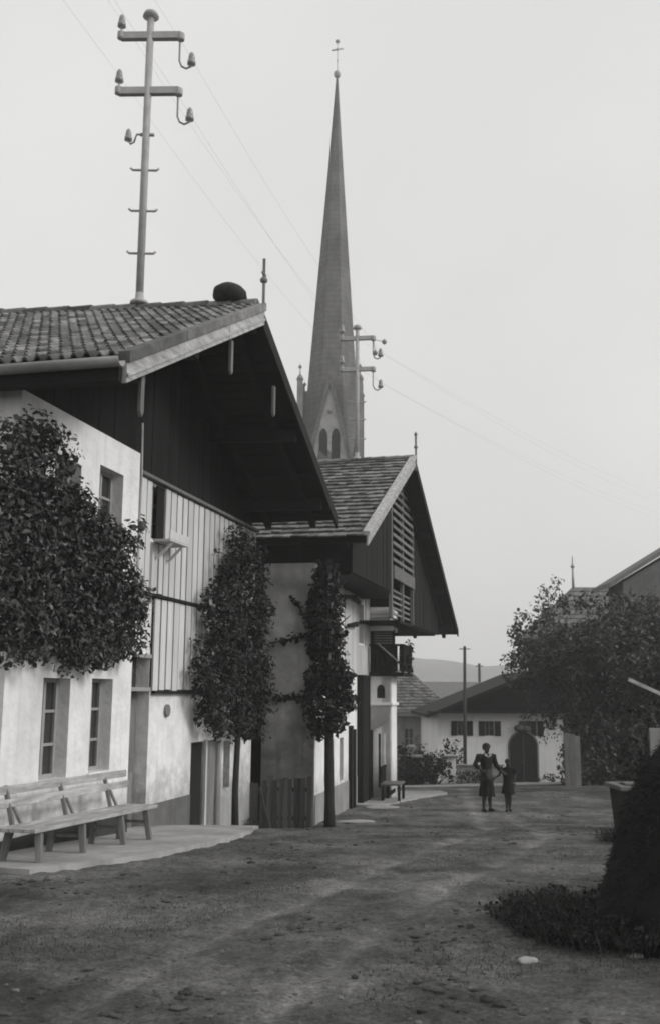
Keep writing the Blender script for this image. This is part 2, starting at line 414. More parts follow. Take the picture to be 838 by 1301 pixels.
ra = N('ShaderNodeMapRange'); ra.inputs[3].default_value = 1; ra.inputs[4].default_value = 1.95; L(at.outputs['Fac'], ra.inputs[0])
val = gmul(val, ra.outputs[0])
mx = N('ShaderNodeMix'); mx.data_type = 'RGBA'; mx.blend_type = 'MULTIPLY'; mx.inputs[0].default_value = 1
mx.inputs[6].default_value = tint(.115); L(val, mx.inputs[7]); L(mx.outputs[2], pb.inputs['Base Color'])
bp = N('ShaderNodeBump'); bp.inputs['Strength'].default_value = .9; bp.inputs['Distance'].default_value = .05; L(nf, bp.inputs['Height']); L(bp.outputs[0], pb.inputs['Normal'])
go = kind(b.build('ground', gm, fix=False), 'structure')
worn = rut * .75 * np.vectorize(lambda x, y: max(.15, .75 + .8 * mnoise.noise(Vector((x * .8, y * .45, 1)))))(XX, YY)
# patches of pale trodden dirt on the street beside the houses
worn = np.clip(worn, 0, 1)
at_ = go.data.attributes.new('worn', 'FLOAT', 'POINT'); at_.data.foreach_set('value', worn.ravel().astype(np.float32))

# far hills
b = MB(); hx = np.linspace(-680, 680, 140)
hv = []; rows = 14
for r_ in range(rows):
    tt = r_ / (rows - 1); y = 560 + 330 * tt
    for x in hx:
        top = 31 + 4 * math.sin(x * .014 + 2.4) + 2 * math.sin(x * .037) + 3.5 * mnoise.noise(Vector((x * .04, 0, 0))) + 12 * max(0, (x - 150) / 400)
        hv.append((x, y, -3.2 + (top + 1) * math.sin(min(tt * 1.25, 1) * math.pi / 2) + mnoise.noise(Vector((x * .09, y * .09, 1))) * 1.4 + mnoise.noise(Vector((x * .3, y * .3, 1))) * .6))
b.v = hv; nh = len(hx)
b.f = [(r_ * nh + i, r_ * nh + i + 1, (r_ + 1) * nh + i + 1, (r_ + 1) * nh + i) for r_ in range(rows - 1) for i in range(nh - 1)]; b.smooth = [True] * len(b.f)
kind(b.build('hills', M['hill'], fix=False), 'structure')

# haze: one closed box round everything
hz = MB(); hz.box(-695, 695, -55, 935, -4.5, 64)
hm = bpy.data.materials.new('haze'); hm.use_nodes = True; hm.node_tree.nodes.clear()
ho = hm.node_tree.nodes.new('ShaderNodeOutputMaterial'); hp = hm.node_tree.nodes.new('ShaderNodeVolumePrincipled')
hp.inputs['Color'].default_value = (.95, .948, .942, 1); hp.inputs['Density'].default_value = .0013; hp.inputs['Anisotropy'].default_value = 0.0
hm.node_tree.links.new(hp.outputs[0], ho.inputs['Volume'])
kind(hz.build('haze', hm), 'stuff')

def sheet(name, poly, lift, m, step=.25, edge_noise=.0):
    """flat paving draped on the ground, with a skirt"""
    bm = bmesh.new()
    n = len(poly); ring = []
    for i in range(n):
        (x0, y0), (x1, y1) = poly[i], poly[(i + 1) % n]
        k = max(1, int(math.hypot(x1 - x0, y1 - y0) / step))
        for q in range(k):
            x, y = x0 + (x1 - x0) * q / k, y0 + (y1 - y0) * q / k
            ring.append((x + rnd.uniform(-1, 1) * edge_noise, y + rnd.uniform(-1, 1) * edge_noise))
    xs = [p[0] for p in ring]; ys = [p[1] for p in ring]
    vs_ = [bm.verts.new((x, y, 0)) for x, y in ring]
    bm.faces.new(vs_); bmesh.ops.triangulate(bm, faces=bm.faces)
    for k in range(3):
        bmesh.ops.subdivide_edges(bm, edges=[e for e in bm.edges if e.calc_length() > step * 2], cuts=1)
        bmesh.ops.triangulate(bm, faces=bm.faces)
    for v in bm.verts: v.co.z = g(v.co.x, v.co.y) + lift
    r_ = bmesh.ops.extrude_face_region(bm, geom=bm.faces[:])
    for v in [e for e in r_['geom'] if isinstance(e, bmesh.types.BMVert)]: v.co.z -= lift + .15
    bmesh.ops.recalc_face_normals(bm, faces=bm.faces)
    me = bpy.data.meshes.new(name); bm.to_mesh(me); bm.free(); me.materials.append(m)
    o = bpy.data.objects.new(name, me); COL.objects.link(o); o['kind'] = 'structure'; return o
def hw(fr, u, w_): p = fr.W(u, w_, 0); return (p[0], p[1])
sheet('paving', [hw(H1, -2.6, -.25), hw(H1, -2.7, -1.35), hw(H1, -1.6, -1.75), hw(H1, -.2, -1.95), hw(H1, 1.2, -1.95), hw(H1, 2.6, -1.8), hw(H1, 4.4, -1.35), hw(H1, 5.7, -.65), hw(H1, 6.2, .1), hw(H1, 1, .1)], .05, M['slab'], edge_noise=.02)
sheet('path', [(1.9, 38.0), (4, 37.6), (8, 37.6), (12.5, 38.2), (12.5, 40.6), (8, 40), (4, 40.3), (1.9, 40.6)], .03, M['path'], step=.6, edge_noise=.06)
sheet('pavement', [hw(H2, 4.6, -.05), hw(H2, 4.6, -.7), hw(H2, 7, -1.2), hw(H2, 10, -1.9), hw(H2, 12, -1.5), hw(H2, 12, .1)], .045, M['slab'], edge_noise=.03)

# ------------------------------------------------------------------ building helpers
def window(house, fr, a0, a1, z0, z1, d, m_frame, bars=(1, 2), along='u', sgn=1, label=None, fw=.05, pane_m='glass'):
    """sash window set at depth d inside its opening: frame with glazing bars, pane as sub-part"""
    b = MB(fr)
    def bx(p0, p1, q0, q1, e0, e1):
        if along == 'u': b.box(p0, p1, min(e0, e1), max(e0, e1), q0, q1)
        else: b.box(min(e0, e1), max(e0, e1), p0, p1, q0, q1)
    t = .06 * sgn
    bx(a0, a0 + fw, z0, z1, d, d + t); bx(a1 - fw, a1, z0, z1, d, d + t)
    bx(a0 + fw, a1 - fw, z1 - fw, z1, d, d + t); bx(a0 + fw, a1 - fw, z0, z0 + fw, d, d + t)
    for i in range(bars[0]):
        c = a0 + (a1 - a0) * (i + 1) / (bars[0] + 1); bx(c - .03, c + .03, z0 + fw, z1 - fw, d - .004 * sgn, d + t * .9)
    for i in range(bars[1]):
        c = z0 + (z1 - z0) * (i + 1) / (bars[1] + 1); bx(a0 + fw, a1 - fw, c - .018, c + .018, d + .006 * sgn, d + t * .8)
    o = b.build('window', m_frame, house, bevel=.004)
    p = MB(fr); b = p; bx(a0 + .01, a1 - .01, z0 + .01, z1 - .01, d + .035 * sgn, d + .05 * sgn)
    p.build('pane', M[pane_m], o)
    if label: o['label'] = label
    return o

def tiled_roof(fr, e0, e1, r0, r1, cols, rows, kind_='pan', jit=.01, lift=.035):
    """e0,e1 eave corners, r0,r1 ridge corners (local). Each tile is its own little shell inside one mesh."""
    b = MB(fr)
    E0, E1, R0, R1 = [np.array(fr.W(*p)) for p in (e0, e1, r0, r1)]
    def S(i, j): return (E0 * (1 - i) + E1 * i) * (1 - j) + (R0 * (1 - i) + R1 * i) * j
    nrm = np.cross(E1 - E0, R0 - E0); nrm /= np.linalg.norm(nrm)
    if nrm[2] < 0: nrm = -nrm
    for j in range(rows):
        for i in range(cols):
            off = .5 if (kind_ == 'shingle' and j % 2) else 0
            i0, i1 = (i + off) / cols, (i + 1 + off) / cols
            if i0 >= 1: continue
            i1 = min(i1, 1)
            j0, j1 = j / rows, min((j + 1.18) / rows, 1.0)
            dj = rnd.uniform(-.12, .12) / rows if kind_ == 'shingle' else rnd.uniform(-.03, .03) / rows
            lo = lift + rnd.uniform(0, jit); hi = rnd.uniform(0, jit * .4)
            if kind_ == 'pan':
                prof = [(0, .0), (.12, .04), (.3, .062), (.48, .04), (.6, .01), (.8, -.01), (1.02, .0)]
                V = []
                for q, (jj, l) in enumerate(((j0 + dj, lo), (j1, hi))):
                    for s_, h in prof: V.append(S(i0 + (i1 - i0) * s_, jj) + nrm * (h + l))
                for s_, h in prof: V.append(S(i0 + (i1 - i0) * s_, j0 + dj) + nrm * (h + lo - .03))
                n = len(prof)
                F = [(k, k + 1, n + k + 1, n + k) for k in range(n - 1)] + [(k + 1, k, 2 * n + k, 2 * n + k + 1) for k in range(n - 1)]
                b.add(V, F, smooth=False, world=True)
            else:
                gp = .04 * (i1 - i0)
                V = [S(i0 + gp, j0 + dj) + nrm * lo, S(i1 - gp, j0 + dj) + nrm * (lo + rnd.uniform(-jit, jit)), S(i1 - gp, j1) + nrm * hi, S(i0 + gp, j1) + nrm * hi,
                     S(i0 + gp, j0 + dj) + nrm * (lo - .03), S(i1 - gp, j0 + dj) + nrm * (lo - .03)]
                b.add(V, [(0, 1, 2, 3), (1, 0, 4, 5), (0, 3, 4), (1, 5, 2)], world=True)
    return b
def slab_between(fr, e0, e1, r0, r1, top, thick):
    """plank deck under the tiles"""
    b = MB(fr)
    E0, E1, R0, R1 = [np.array(fr.W(*p)) for p in (e0, e1, r0, r1)]
    n = np.cross(E1 - E0, R0 - E0); n /= np.linalg.norm(n)
    if n[2] < 0: n = -n
    # planks running along the eave so the soffit shows boards
    k = max(3, int(np.linalg.norm(R0 - E0) / .22))
    for i in range(k):
        a, c = (i + .02) / k, (i + .98) / k
        P = [E0 * (1 - a) + R0 * a, E1 * (1 - a) + R1 * a, E1 * (1 - c) + R1 * c, E0 * (1 - c) + R0 * c]
        tt = thick + rnd.uniform(-.008, .008)
        V = [p - n * top for p in P] + [p - n * (top + tt) for p in P]
        b.add(V, [(0, 1, 2, 3), (7, 6, 5, 4), (0, 4, 5, 1), (1, 5, 6, 2), (2, 6, 7, 3), (3, 7, 4, 0)], world=True)
    return b
def ridge_tiles(fr, p0, p1, n, r, b=None):
    b = b or MB(fr); A, B = np.array(fr.W(*p0)), np.array(fr.W(*p1))
    for i in range(n):
        s0 = A + (B - A) * (i / n); s1 = A + (B - A) * ((i + 1.08) / n)
        d = (s1 - s0) / np.linalg.norm(s1 - s0); x = np.cross(d, [0, 0, 1]); x /= np.linalg.norm(x); y = np.cross(x, d)
        V = []
        for p, k in ((s0, 1.12), (s1, .92)):
            for a in np.linspace(-.1, math.pi + .1, 7): V.append(p + x * math.cos(a) * r * k + y * math.sin(a) * r * .8 * k)
        b.add(V, [(q, q + 1, 7 + q + 1, 7 + q) for q in range(6)] + [tuple(range(7))], world=True)
    return b

# ------------------------------------------------------------------ FARMHOUSE on the left
ho1 = thing('farmhouse', 'nearest white farmhouse, with a broad tiled gable roof and a plastered bay', 'farmhouse', H1.W(0, 0, 0), H1.rotz)
U0, U1, UR = -1.88, 8.35, 3.07
ZE, ZA = 5.62, 8.08
def ridge_z(w_): return ZA + .093 * min(max(w_ + 1.65, 0), 5)
def roofz(u, w_=-1.65):
    r_ = ridge_z(w_)
    return ZE + (r_ - ZE) * ((u - U0) / (UR - U0) if u < UR else (U1 - u) / (U1 - UR))
# bay (projects .3 m), its side, and the recessed wall
holes_bay = [(-.77, -.10, .96, 2.15), (.48, 1.10, .97, 2.16), (-.77, -.09, 3.85, 4.85), (.43, 1.16, 3.9, 4.98)]
b = MB(H1); b.wall(-1.62, 1.70, -.3, 5.42, -.3, -.02, holes_bay)
b.add([(-1.62, -.3, 5.42), (1.7, -.3, 5.42), (1.7, .05, 5.42), (-1.62, .05, 5.42)], [(0, 1, 2, 3)])
b.wall(-.02, .5, -.3, 5.42, 1.70, 1.62, along='w')                  # right cheek of the bay
b.build('plaster_bay', M['plaster'], ho1)
b = MB(H1)
b.wall(-.3 + .28, 8.0, -.4, 5.6, -1.62, -1.3, [(1.2, 1.9, 1.0, 2.2), (4.0, 4.8, 1.0, 2.2)], along='w')   # side wall towards the camera
b.wall(1.75, 8.2, -.9, 2.0, 0, .3, [(2.2, 3.05, -.9, 2.0), (4.88, 5.5, -.9, 1.15), (5.62, 6.24, -.9, 1.15), (6.55, 6.92, .25, 1.1)])
b.wall(1.75, 3.05, 2.0, 5.25, .02, .3, [(2.2, 3.05, 2.0, 2.55), (2.83, 3.05, 4.36, 5.2)])
b.wall(3.05, 8.2, 2.0, 5.25, .02, .3, [(3.05, 3.32, 4.36, 5.2)])
b.wall(.3, 8.0, -.9, 5.25, 8.2, 7.9, along='w')
b.wall(-1.62, 8.2, -.4, 5.6, 8.0, 8.3)
b.build('plaster_wall', M['plaster'], ho1)
b = MB(H1)                                                          # dark painted foot of the wall
b.box(3.07, 4.86, -.022, -.002, -.9, .30); b.box(5.52, 5.6, -.02, -.002, -.9, .2); b.build('dado', M['dado'], ho1)
b = MB(H1); b.box(-1.62, 1.7, -.322, -.303, -.3, .40); b.build('dado', M['bay_foot_dark'], ho1)  # plain dark strip along the foot of the bay
for i, (a0, a1, z0, z1) in enumerate(holes_bay):
    window(ho1, H1, a0, a1, z0, z1, -.14, M['sash'], (1, 2))
    s_ = MB(H1); s_.box(a0 - .04, a1 + .04, -.34, -.2, z0 - .05, z0 + .002); s_.build('sill', M['plaster'], ho1, bevel=.008)
window(ho1, H1, 6.55, 6.92, .25, 1.1, .12, M['sash_dark'], (0, 1))
window(ho1, H1, 2.83, 3.32, 4.36, 5.2, .08, M['sash'], (1, 2))
for z0 in (1.0,):
    window(ho1, H1, 1.2, 1.9, 1.0, 2.2, -1.5, M['sash'], (1, 2), along='w'); window(ho1, H1, 4.0, 4.8, 1.0, 2.2, -1.5, M['sash'], (1, 2), along='w')
# vertical boarding in two tiers
b = MB(H1)
def boards(z0, z1, ua, ub, step=.262):
    u = ua
    while u < ub - .05:
        wd = min(step * rnd.uniform(.9, 1.08), ub - u)
        top = z1 + rnd.uniform(-.012, .0)
        b.box(u + .022, u + wd - .026, -.028 - rnd.uniform(0, .012), .018, z0 + rnd.uniform(-.015, .015), top)
        u += wd
boards(3.50, 5.24, 3.34, 8.2); boards(2.02, 3.44, 3.07, 8.2); boards(3.50, 4.30, 2.86, 3.33); boards(3.50, 5.24, 2.36, 2.82)
b.build('siding', M['white_board'], ho1)
b = MB(H1); b.box(3.06, 8.2, .0, .022, 2.01, 5.23)                   # dark gaps seen between the boards
b.build('backing', M['dark_wood'], ho1)
b = MB(H1); b.box(2.3, 8.2, -.075, -.02, 3.445, 3.495); b.box(3.07, 8.2, -.08, -.022, 1.965, 2.012); b.build('rail', M['dark_beam'], ho1, bevel=.005)
b = MB(H1); b.box(1.72, 8.2, -.10, .0, 5.255, 5.31); b.build('top_plate', M['grey_wood'], ho1, bevel=.006)
# flower shelf under the small upper window
b = MB(H1); b.box(2.84, 3.62, -.34, -.05, 4.30, 4.335); b.box(2.84, 3.62, -.34, -.315, 4.335, 4.47); b.beam((3.0, -.06, 4.05), (3.0, -.3, 4.29), .04, .04); b.beam((3.45, -.06, 4.05), (3.45, -.3, 4.29), .04, .04)
b.build('flower_shelf', M['white_board'], ho1, bevel=.005)
# recessed house door
b = MB(H1); b.box(2.22, 3.03, .2, .25, -.25, 2.0); b.box(2.3, 2.6, .185, .2, .2, .8); b.box(2.66, 2.95, .185, .2, .2, .8); b.box(2.3, 2.95, .185, .2, 1.0, 1.8)
d_ = b.build('door', M['grey_wood'], ho1, bevel=.006)
b = MB(H1); b.tube([(2.34, .2, .95), (2.34, .14, .95), (2.42, .13, .95)], .012, 6); b.build('handle', M['iron'], d_)
b = MB(H1); b.box(2.24, 3.01, .22, .24, 2.06, 2.5); b.build('transom', M['glass'], ho1)
b = MB(H1); b.box(2.18, 2.24, -.02, .2, -.3, 2.55); b.box(2.24, 3.05, -.02, .22, 2.0, 2.06); b.box(2.24, 3.05, -.02, .22, 2.5, 2.56); b.build('door_frame', M['sash'], ho1, bevel=.005)
# low cellar doors
b = MB(H1); b.box(4.9, 5.48, .03, .07, -.9, 1.13); b.build('cellar_door', M['dark_hole'], ho1)['label'] = 'black low cellar door'
b = MB(H1); b.box(5.5, 5.57, -.05, .2, -.9, 1.18); b.box(6.24, 6.31, -.05, .2, -.9, 1.18); b.build('cellar_frame', M['white_board'], ho1, bevel=.006)
b = MB(H1)
for i in range(4): b.box(5.62 + i * .153, 5.62 + i * .153 + .148, .04, .08, -.8, 1.13)
b.build('cellar_door', M['grey_wood'], ho1)['label'] = 'grey plank cellar door'
b = MB(H1); b.lathe(H1.W(3.72, -.03, 1.66), [(.0, 0), (.0, 0)], 6)
b = MB(H1)
P_ = [(3.72 + .10 * math.cos(a), -.045 - .0, 1.70 + .10 * math.sin(a)) for a in np.linspace(0, 2 * math.pi, 17)[:-1]]
Q_ = [(p[0], -.003, p[2]) for p in P_]; b.add(P_ + Q_, [tuple(range(16)), tuple(range(31, 15, -1))] + [(i, (i + 1) % 16, 16 + (i + 1) % 16, 16 + i) for i in range(16)])
b.build('wall_plaque', M['grey_wood'], ho1, bevel=.01)
# downpipe with a ball
b = MB(H1); b.tube([(2.12, -.12, 6.0), (2.16, -.12, 5.2), (2.14, -.11, 3.5), (2.14, -.11, 2.7)], .022, 6); b.build('downpipe', M['metal'], ho1)
b = MB(H1); b.lathe(H1.W(2.15, -.14, 4.42), [(.0, -.085), (.055, -.07), (.085, -.02), (.085, .03), (.05, .075), (.0, .085)], 10); b.build('wall_knob', M['iron'], ho1)
# dark boarded gable above the wall plate
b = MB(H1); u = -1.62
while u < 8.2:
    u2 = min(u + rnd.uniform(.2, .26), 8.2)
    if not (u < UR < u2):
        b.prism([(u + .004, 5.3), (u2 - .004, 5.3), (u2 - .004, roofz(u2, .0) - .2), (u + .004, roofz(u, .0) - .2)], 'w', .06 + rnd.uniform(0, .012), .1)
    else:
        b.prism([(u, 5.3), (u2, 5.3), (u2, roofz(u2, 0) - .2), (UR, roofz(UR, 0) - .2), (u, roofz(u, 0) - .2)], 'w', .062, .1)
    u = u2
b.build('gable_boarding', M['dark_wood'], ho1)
# roof: deck, tiles, ridge, verge boards, purlins, gutter
WB = 8.3
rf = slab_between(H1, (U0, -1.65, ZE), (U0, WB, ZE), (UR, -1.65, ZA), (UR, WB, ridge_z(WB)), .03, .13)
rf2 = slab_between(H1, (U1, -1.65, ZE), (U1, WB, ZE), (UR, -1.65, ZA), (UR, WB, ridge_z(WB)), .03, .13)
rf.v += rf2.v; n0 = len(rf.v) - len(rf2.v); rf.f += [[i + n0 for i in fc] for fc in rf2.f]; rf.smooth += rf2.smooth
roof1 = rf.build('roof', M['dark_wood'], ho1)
tiled_roof(H1, (U0 - .08, -1.62, ZE - .04), (U0 - .08, WB, ZE - .04), (UR, -1.62, ZA), (UR, WB, ridge_z(WB)), 66, 19, 'pan').build('tile_course', M['tile'], roof1, fix=False)
tiled_roof(H1, (U1 + .06, -1.62, ZE - .03), (U1 + .06, WB, ZE - .03), (UR, -1.62, ZA), (UR, WB, ridge_z(WB)), 66, 19, 'pan').build('tile_course', M['tile'], roof1, fix=False)
ridge_tiles(H1, (UR, -1.6, ZA + .03), (UR, WB, ridge_z(WB) + .03), 24, .13).build('ridge_tile', M['tile'], roof1, fix=False)
b = MB(H1); nn = np.array([-.463, 0, .886])
def sl1(u, off): return (u, roofz(u) + off)
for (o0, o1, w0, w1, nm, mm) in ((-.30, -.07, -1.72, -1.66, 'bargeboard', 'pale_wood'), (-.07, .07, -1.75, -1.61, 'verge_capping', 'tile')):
    b = MB(H1)
    ua = U0 - .02; k = 3
    for i in range(k):
        s0 = ua + (UR - ua) * i / k + .004; s1 = ua + (UR - ua) * (i + 1) / k - .004
        b.prism([sl1(s0, o0), sl1(s1, o0), sl1(s1, o1), sl1(s0, o1)], 'w', w0 - rnd.uniform(0, .008), w1)
    if nm == 'bargeboard':
        b.prism([sl1(ua, -.235), sl1(UR, -.235), sl1(UR, -.19), sl1(ua, -.19)], 'w', -1.745, -1.73)
    b.build(nm, M[mm], ho1, bevel=.006)
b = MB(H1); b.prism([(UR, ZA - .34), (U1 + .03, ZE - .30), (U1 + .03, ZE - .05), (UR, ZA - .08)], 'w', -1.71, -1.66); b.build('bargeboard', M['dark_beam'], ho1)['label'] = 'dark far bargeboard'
for u in (-1.15, .55, UR, 5.6, 7.55):
    b = MB(H1); b.beam((u, -1.58, roofz(u) - .31), (u, .5, roofz(u, .5) - .31), .18, .22); b.build('purlin', M['dark_beam'], ho1, bevel=.01)
b = MB(H1)
for i in range(9):
    u = U0 + .25; w_ = -1.2 + i * .95
    b.beam((U0 - .02, w_, ZE - .21), (UR, w_, ridge_z(w_) - .24), .12, .14); b.beam((U1, w_, ZE - .21), (UR, w_, ridge_z(w_) - .24), .12, .14)
b.build('rafter', M['dark_beam'], ho1)
for (u, z1, z0) in ((-1.15, 5.72, 5.14), (1.97, 7.15, 6.62), (4.18, 7.1, 6.57)):
    b = MB(H1); b.prism([(u - .045, z1), (u + .045, z1), (u + .045, z0 + .06), (u, z0), (u - .045, z0 + .06)], 'w', -1.58, -1.54)
    b.build('pendant_board', M['grey_wood'], ho1)
b = MB(H1); V = []; F = []                                           # half-round gutter
gw = np.linspace(-1.72, 8.2, 12)
for w_ in gw:
    for a in np.linspace(math.pi, 2 * math.pi, 9): V.append((U0 - .16 + .085 * math.cos(a), w_, ZE - .07 + .085 * math.sin(a)))
for i in range(11):
    for k in range(8): F.append((i * 9 + k, i * 9 + k + 1, (i + 1) * 9 + k + 1, (i + 1) * 9 + k))
b.add(V, F, smooth=True); g_ = b.build('gutter', M['zinc'], ho1, fix=False)
so_ = g_.modifiers.new('solid', 'SOLIDIFY'); so_.thickness = .008
b = MB(H1); b.box(U0 - .09, U0 + .02, -1.66, 8.2, ZE - .30, ZE - .09); b.build('fascia', M['dark_beam'], ho1, bevel=.006)
# round lump on the ridge end and the carved finial
b = MB(H1); V = [(.05, 0), (.26, .02), (.34, .10), (.33, .2), (.24, .28), (.1, .32), (.0, .325)]
b.lathe(H1.W(UR, -1.13, ZA + .1), [(r * 1.0, z) for r, z in V], 26, 1.0, .8, rotz=H1.rotz)
for i_, p_ in enumerate(b.v): b.v[i_] = tuple(np.array(p_) + np.array(mnoise.noise_vector(Vector(p_) * 7)) * .018)
b.build('ridge_cap', M['bark'], ho1)
b = MB(H1); b.beam((UR, -1.7, ZA - .3), (UR, -1.7, ZA + .82), .045, .045); b.lathe(H1.W(UR, -1.7, ZA + .45), [(.02, -.05), (.06, -.02), (.06, .03), (.02, .06)], 8)
b.beam((UR - .09, -1.7, ZA + .56), (UR + .09, -1.7, ZA + .56), .03, .03)
b.build('finial', M['grey_wood'], ho1)

# ------------------------------------------------------------------ SECOND FARMHOUSE
ho2 = thing('farmhouse', 'second farmhouse down the street, with shingled roof, slatted loft gable and white wing', 'farmhouse', H2R.W(0, 0, 0), H2R.rotz)
wh = [(1.0, 2.05, -.05, .95), (2.75, 3.25, -.05, .95), (5.3, 6.2, 3.3, 4.35)]
b = MB(H2); b.wall(0, 9.6, -1.4, 4.72, 0, .3, wh)
b.build('plaster_wall', M['plaster_low'], ho2)
b = MB(H2)
b.wall(.02, 1.15, -1.4, 4.75, -.004, .3, along='w')                      # weathered end of the wall facing the street corner
b.build('end_wall', M['old_plaster'], ho2)
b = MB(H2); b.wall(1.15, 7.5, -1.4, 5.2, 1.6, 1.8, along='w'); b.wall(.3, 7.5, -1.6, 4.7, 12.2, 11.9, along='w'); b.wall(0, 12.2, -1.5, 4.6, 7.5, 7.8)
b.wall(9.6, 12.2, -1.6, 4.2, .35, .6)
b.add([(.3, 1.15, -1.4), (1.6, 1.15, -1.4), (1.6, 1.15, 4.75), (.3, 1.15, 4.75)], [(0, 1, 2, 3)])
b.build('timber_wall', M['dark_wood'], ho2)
for (a0, a1, z0, z1) in wh: window(ho2, H2, a0, a1, z0, z1, .14, M['sash_dark'], (1, 1))
b = MB(H2)
u = 3.3
while u < 7.0:
    b.box(u + .01, u + .2, -.03, -.004, 2.45, 4.7) if not 5.1 < u < 6.2 else b.box(u + .01, u + .2, -.03, -.004, 2.45, 3.25); u += .22
b.build('siding', M['white_board'], ho2)
b = MB(H2)
for z, a, c in ((4.35, 2.4, 5.0), (3.72, 3.4, 4.6)): b.tube([(a, -.08, z - .1), ((a + c) / 2, -.2, z), (c, -.08, z - .02)], .05, 6)
b.build('trellis_bar', M['dark_beam'], ho2)
b = MB(H2); b.box(0.02, 7.0, -.02, -.002, -1.4, -.1)
b.build('dado', M['grey_plaster'], ho2)
# dark timber porch door further along
b = MB(H2)
for i in range(4): b.box(5.2 + i * .25, 5.43 + i * .25, -.15, -.11, -1.2, 2.38)
b.box(5.1, 6.3, -.17, -.002, 2.38, 2.46); b.box(5.12, 5.195, -.17, -.002, -1.2, 2.378); b.box(6.205, 6.28, -.17, -.002, -1.2, 2.378)
b.build('porch_door', M['dark_wood'], ho2)
b = MB(H2); b.box(3.9, 4.1, -.1, -.002, -1.2, 1.2); b.box(4.35, 4.5, -.1, -.002, -1.2, 1.1); b.build('post', M['dark_beam'], ho2, bevel=.01)
# wing
WU = 7.06
hol = [(-.47, -.41, -.55, .9), (-.33, -.26, -.55, .9)]
b = MB(H2); b.wall(-.6, .0, -1.5, 2.46, WU, WU + .25, hol, along='w'); b.wall(WU, 8.35, -1.5, 2.46, -.6, -.35, [])
b.wall(-.35, .1, -1.5, 2.46, 8.35, 8.1, along='w')
b.build('wing', M['plaster_low'], ho2)
for (a0, a1, z0, z1) in hol: window(ho2, H2, a0, a1, z0, z1, WU + .08, M['sash_dark'], (0, 2), along='w', fw=.015)
arch = [(-.45, 1.86)] + [(-.34 + .11 * math.cos(a), 2.08 + .15 * math.sin(a)) for a in np.linspace(math.pi, 0, 9)] + [(-.23, 1.86)]
b = MB(H2); b.prism(arch, 'u', WU - .004, WU + .03); b.build('niche', M['dark_hole'], ho2)
b = MB(H2); b.box(WU - .05, WU - .002, -.66, -.02, 1.66, 1.74); b.box(WU - .04, 8.4, -.66, -.602, 1.66, 1.74); b.build('string_course', M['plaster_low'], ho2, bevel=.01)
cv = [(-.62, 1.64), (-.06, 1.64), (-.06, 1.02)] + [(-.06 - .56 * math.sin(a) , 1.02 + .6 * (1 - math.cos(a))) for a in np.linspace(.15, math.pi / 2, 8)]
b = MB(H2); b.prism(cv, 'u', WU - .1, WU - .003); b.build('corbel_shade', M['grey_plaster'], ho2)  # bracket; its curved outline and grey tone stand in for the underside shadow
b = MB(H2); b.box(WU - .12, WU + .06, -.12, -.005, -1.4, 1.0); b.build('jamb', M['dark_beam'], ho2)
# balcony with planting and sloping boards
b = MB(H2); b.box(WU - .15, 9.2, -.98, -.02, 2.48, 2.56)
for i in range(7): b.box(WU - .13, WU - .10, -.95 + i * .13, -.87 + i * .13, 2.6, 3.28)
for i in range(12): b.box(WU + i * .17, WU + .11 + i * .17, -.97, -.94, 2.6, 3.28)
b.box(WU - .16, WU - .08, -1.0, -.02, 3.28, 3.34); b.box(WU - .08, 9.2, -1.0, -.92, 3.28, 3.34); b.box(WU - .15, WU - .08, -1.0, -.93, 2.56, 3.28)
b.box(WU + .25, WU + .3, -.7, 0, 2.56, 3.75)
bal = b.build('balcony', M['dark_wood'], ho2, bevel=.004)
b = MB(H2)
for i in range(5):
    f0, f1 = i / 5, (i + .92) / 5
    b.prism([(-.30 - .55 * f0, 3.36 - .48 * f0), (-.30 - .55 * f1, 3.36 - .48 * f1), (-.30 - .55 * f1, 3.32 - .48 * f1), (-.30 - .55 * f0, 3.32 - .48 * f0)], 'u', WU - .42, WU - .17)
b.build('canopy', M['grey_wood'], bal)
b = MB(H2)
for i in range(5): b.box(WU + .2, WU + .24, -.62, -.12, 3.36 + i * .07, 3.40 + i * .07)
b.build('lattice', M['grey_wood'], bal)
b = MB(H2)
for (z0, z1, p) in ((3.72, 3.86, 0), (3.86, 4.08, -.05), (4.08, 4.18, .02), (4.18, 4.30, .05), (4.30, 4.38, -.06)): b.box(WU + .02 - p, 8.2 + p, -.66 - p, -.02, z0, z1 - .002)
b.build('cornice', M['white_trim'], ho2, bevel=.015)
b = MB(H2); b.box(WU + .1, 8.2, -.6, 0, 4.37, 5.3); b.build('upper_wall', M['dark_wood'], ho2)
# roof of the second house
E2a, E2r, E2b = .07, 6.05, 14.7
Z2E, Z2R, Z2F = 5.23, 8.23, 4.12
WB2 = 8.5
rf = slab_between(H2R, (E2a, 0, Z2E), (E2a, WB2, Z2E), (E2r, 0, Z2R), (E2r, WB2, Z2R), .03, .12)
rf2 = slab_between(H2R, (E2b, 0, Z2F), (E2b, WB2, Z2F), (E2r, 0, Z2R), (E2r, WB2, Z2R), .03, .12)
n0 = len(rf.v); rf.v += rf2.v; rf.f += [[i + n0 for i in fc] for fc in rf2.f]; rf.smooth += rf2.smooth
roof2 = rf.build('roof', M['dark_wood'], ho2)
tiled_roof(H2R, (E2a - .06, .02, Z2E - .03), (E2a - .06, WB2, Z2E - .03), (E2r, .02, Z2R), (E2r, WB2, Z2R), 42, 21, 'shingle', jit=.012, lift=.05).build('shingle_course', M['shingle'], roof2, fix=False)
tiled_roof(H2R, (E2b + .06, .02, Z2F - .03), (E2b + .06, WB2, Z2F - .03), (E2r, .02, Z2R), (E2r, WB2, Z2R), 42, 29, 'shingle', jit=.012, lift=.05).build('shingle_course', M['shingle'], roof2, fix=False)
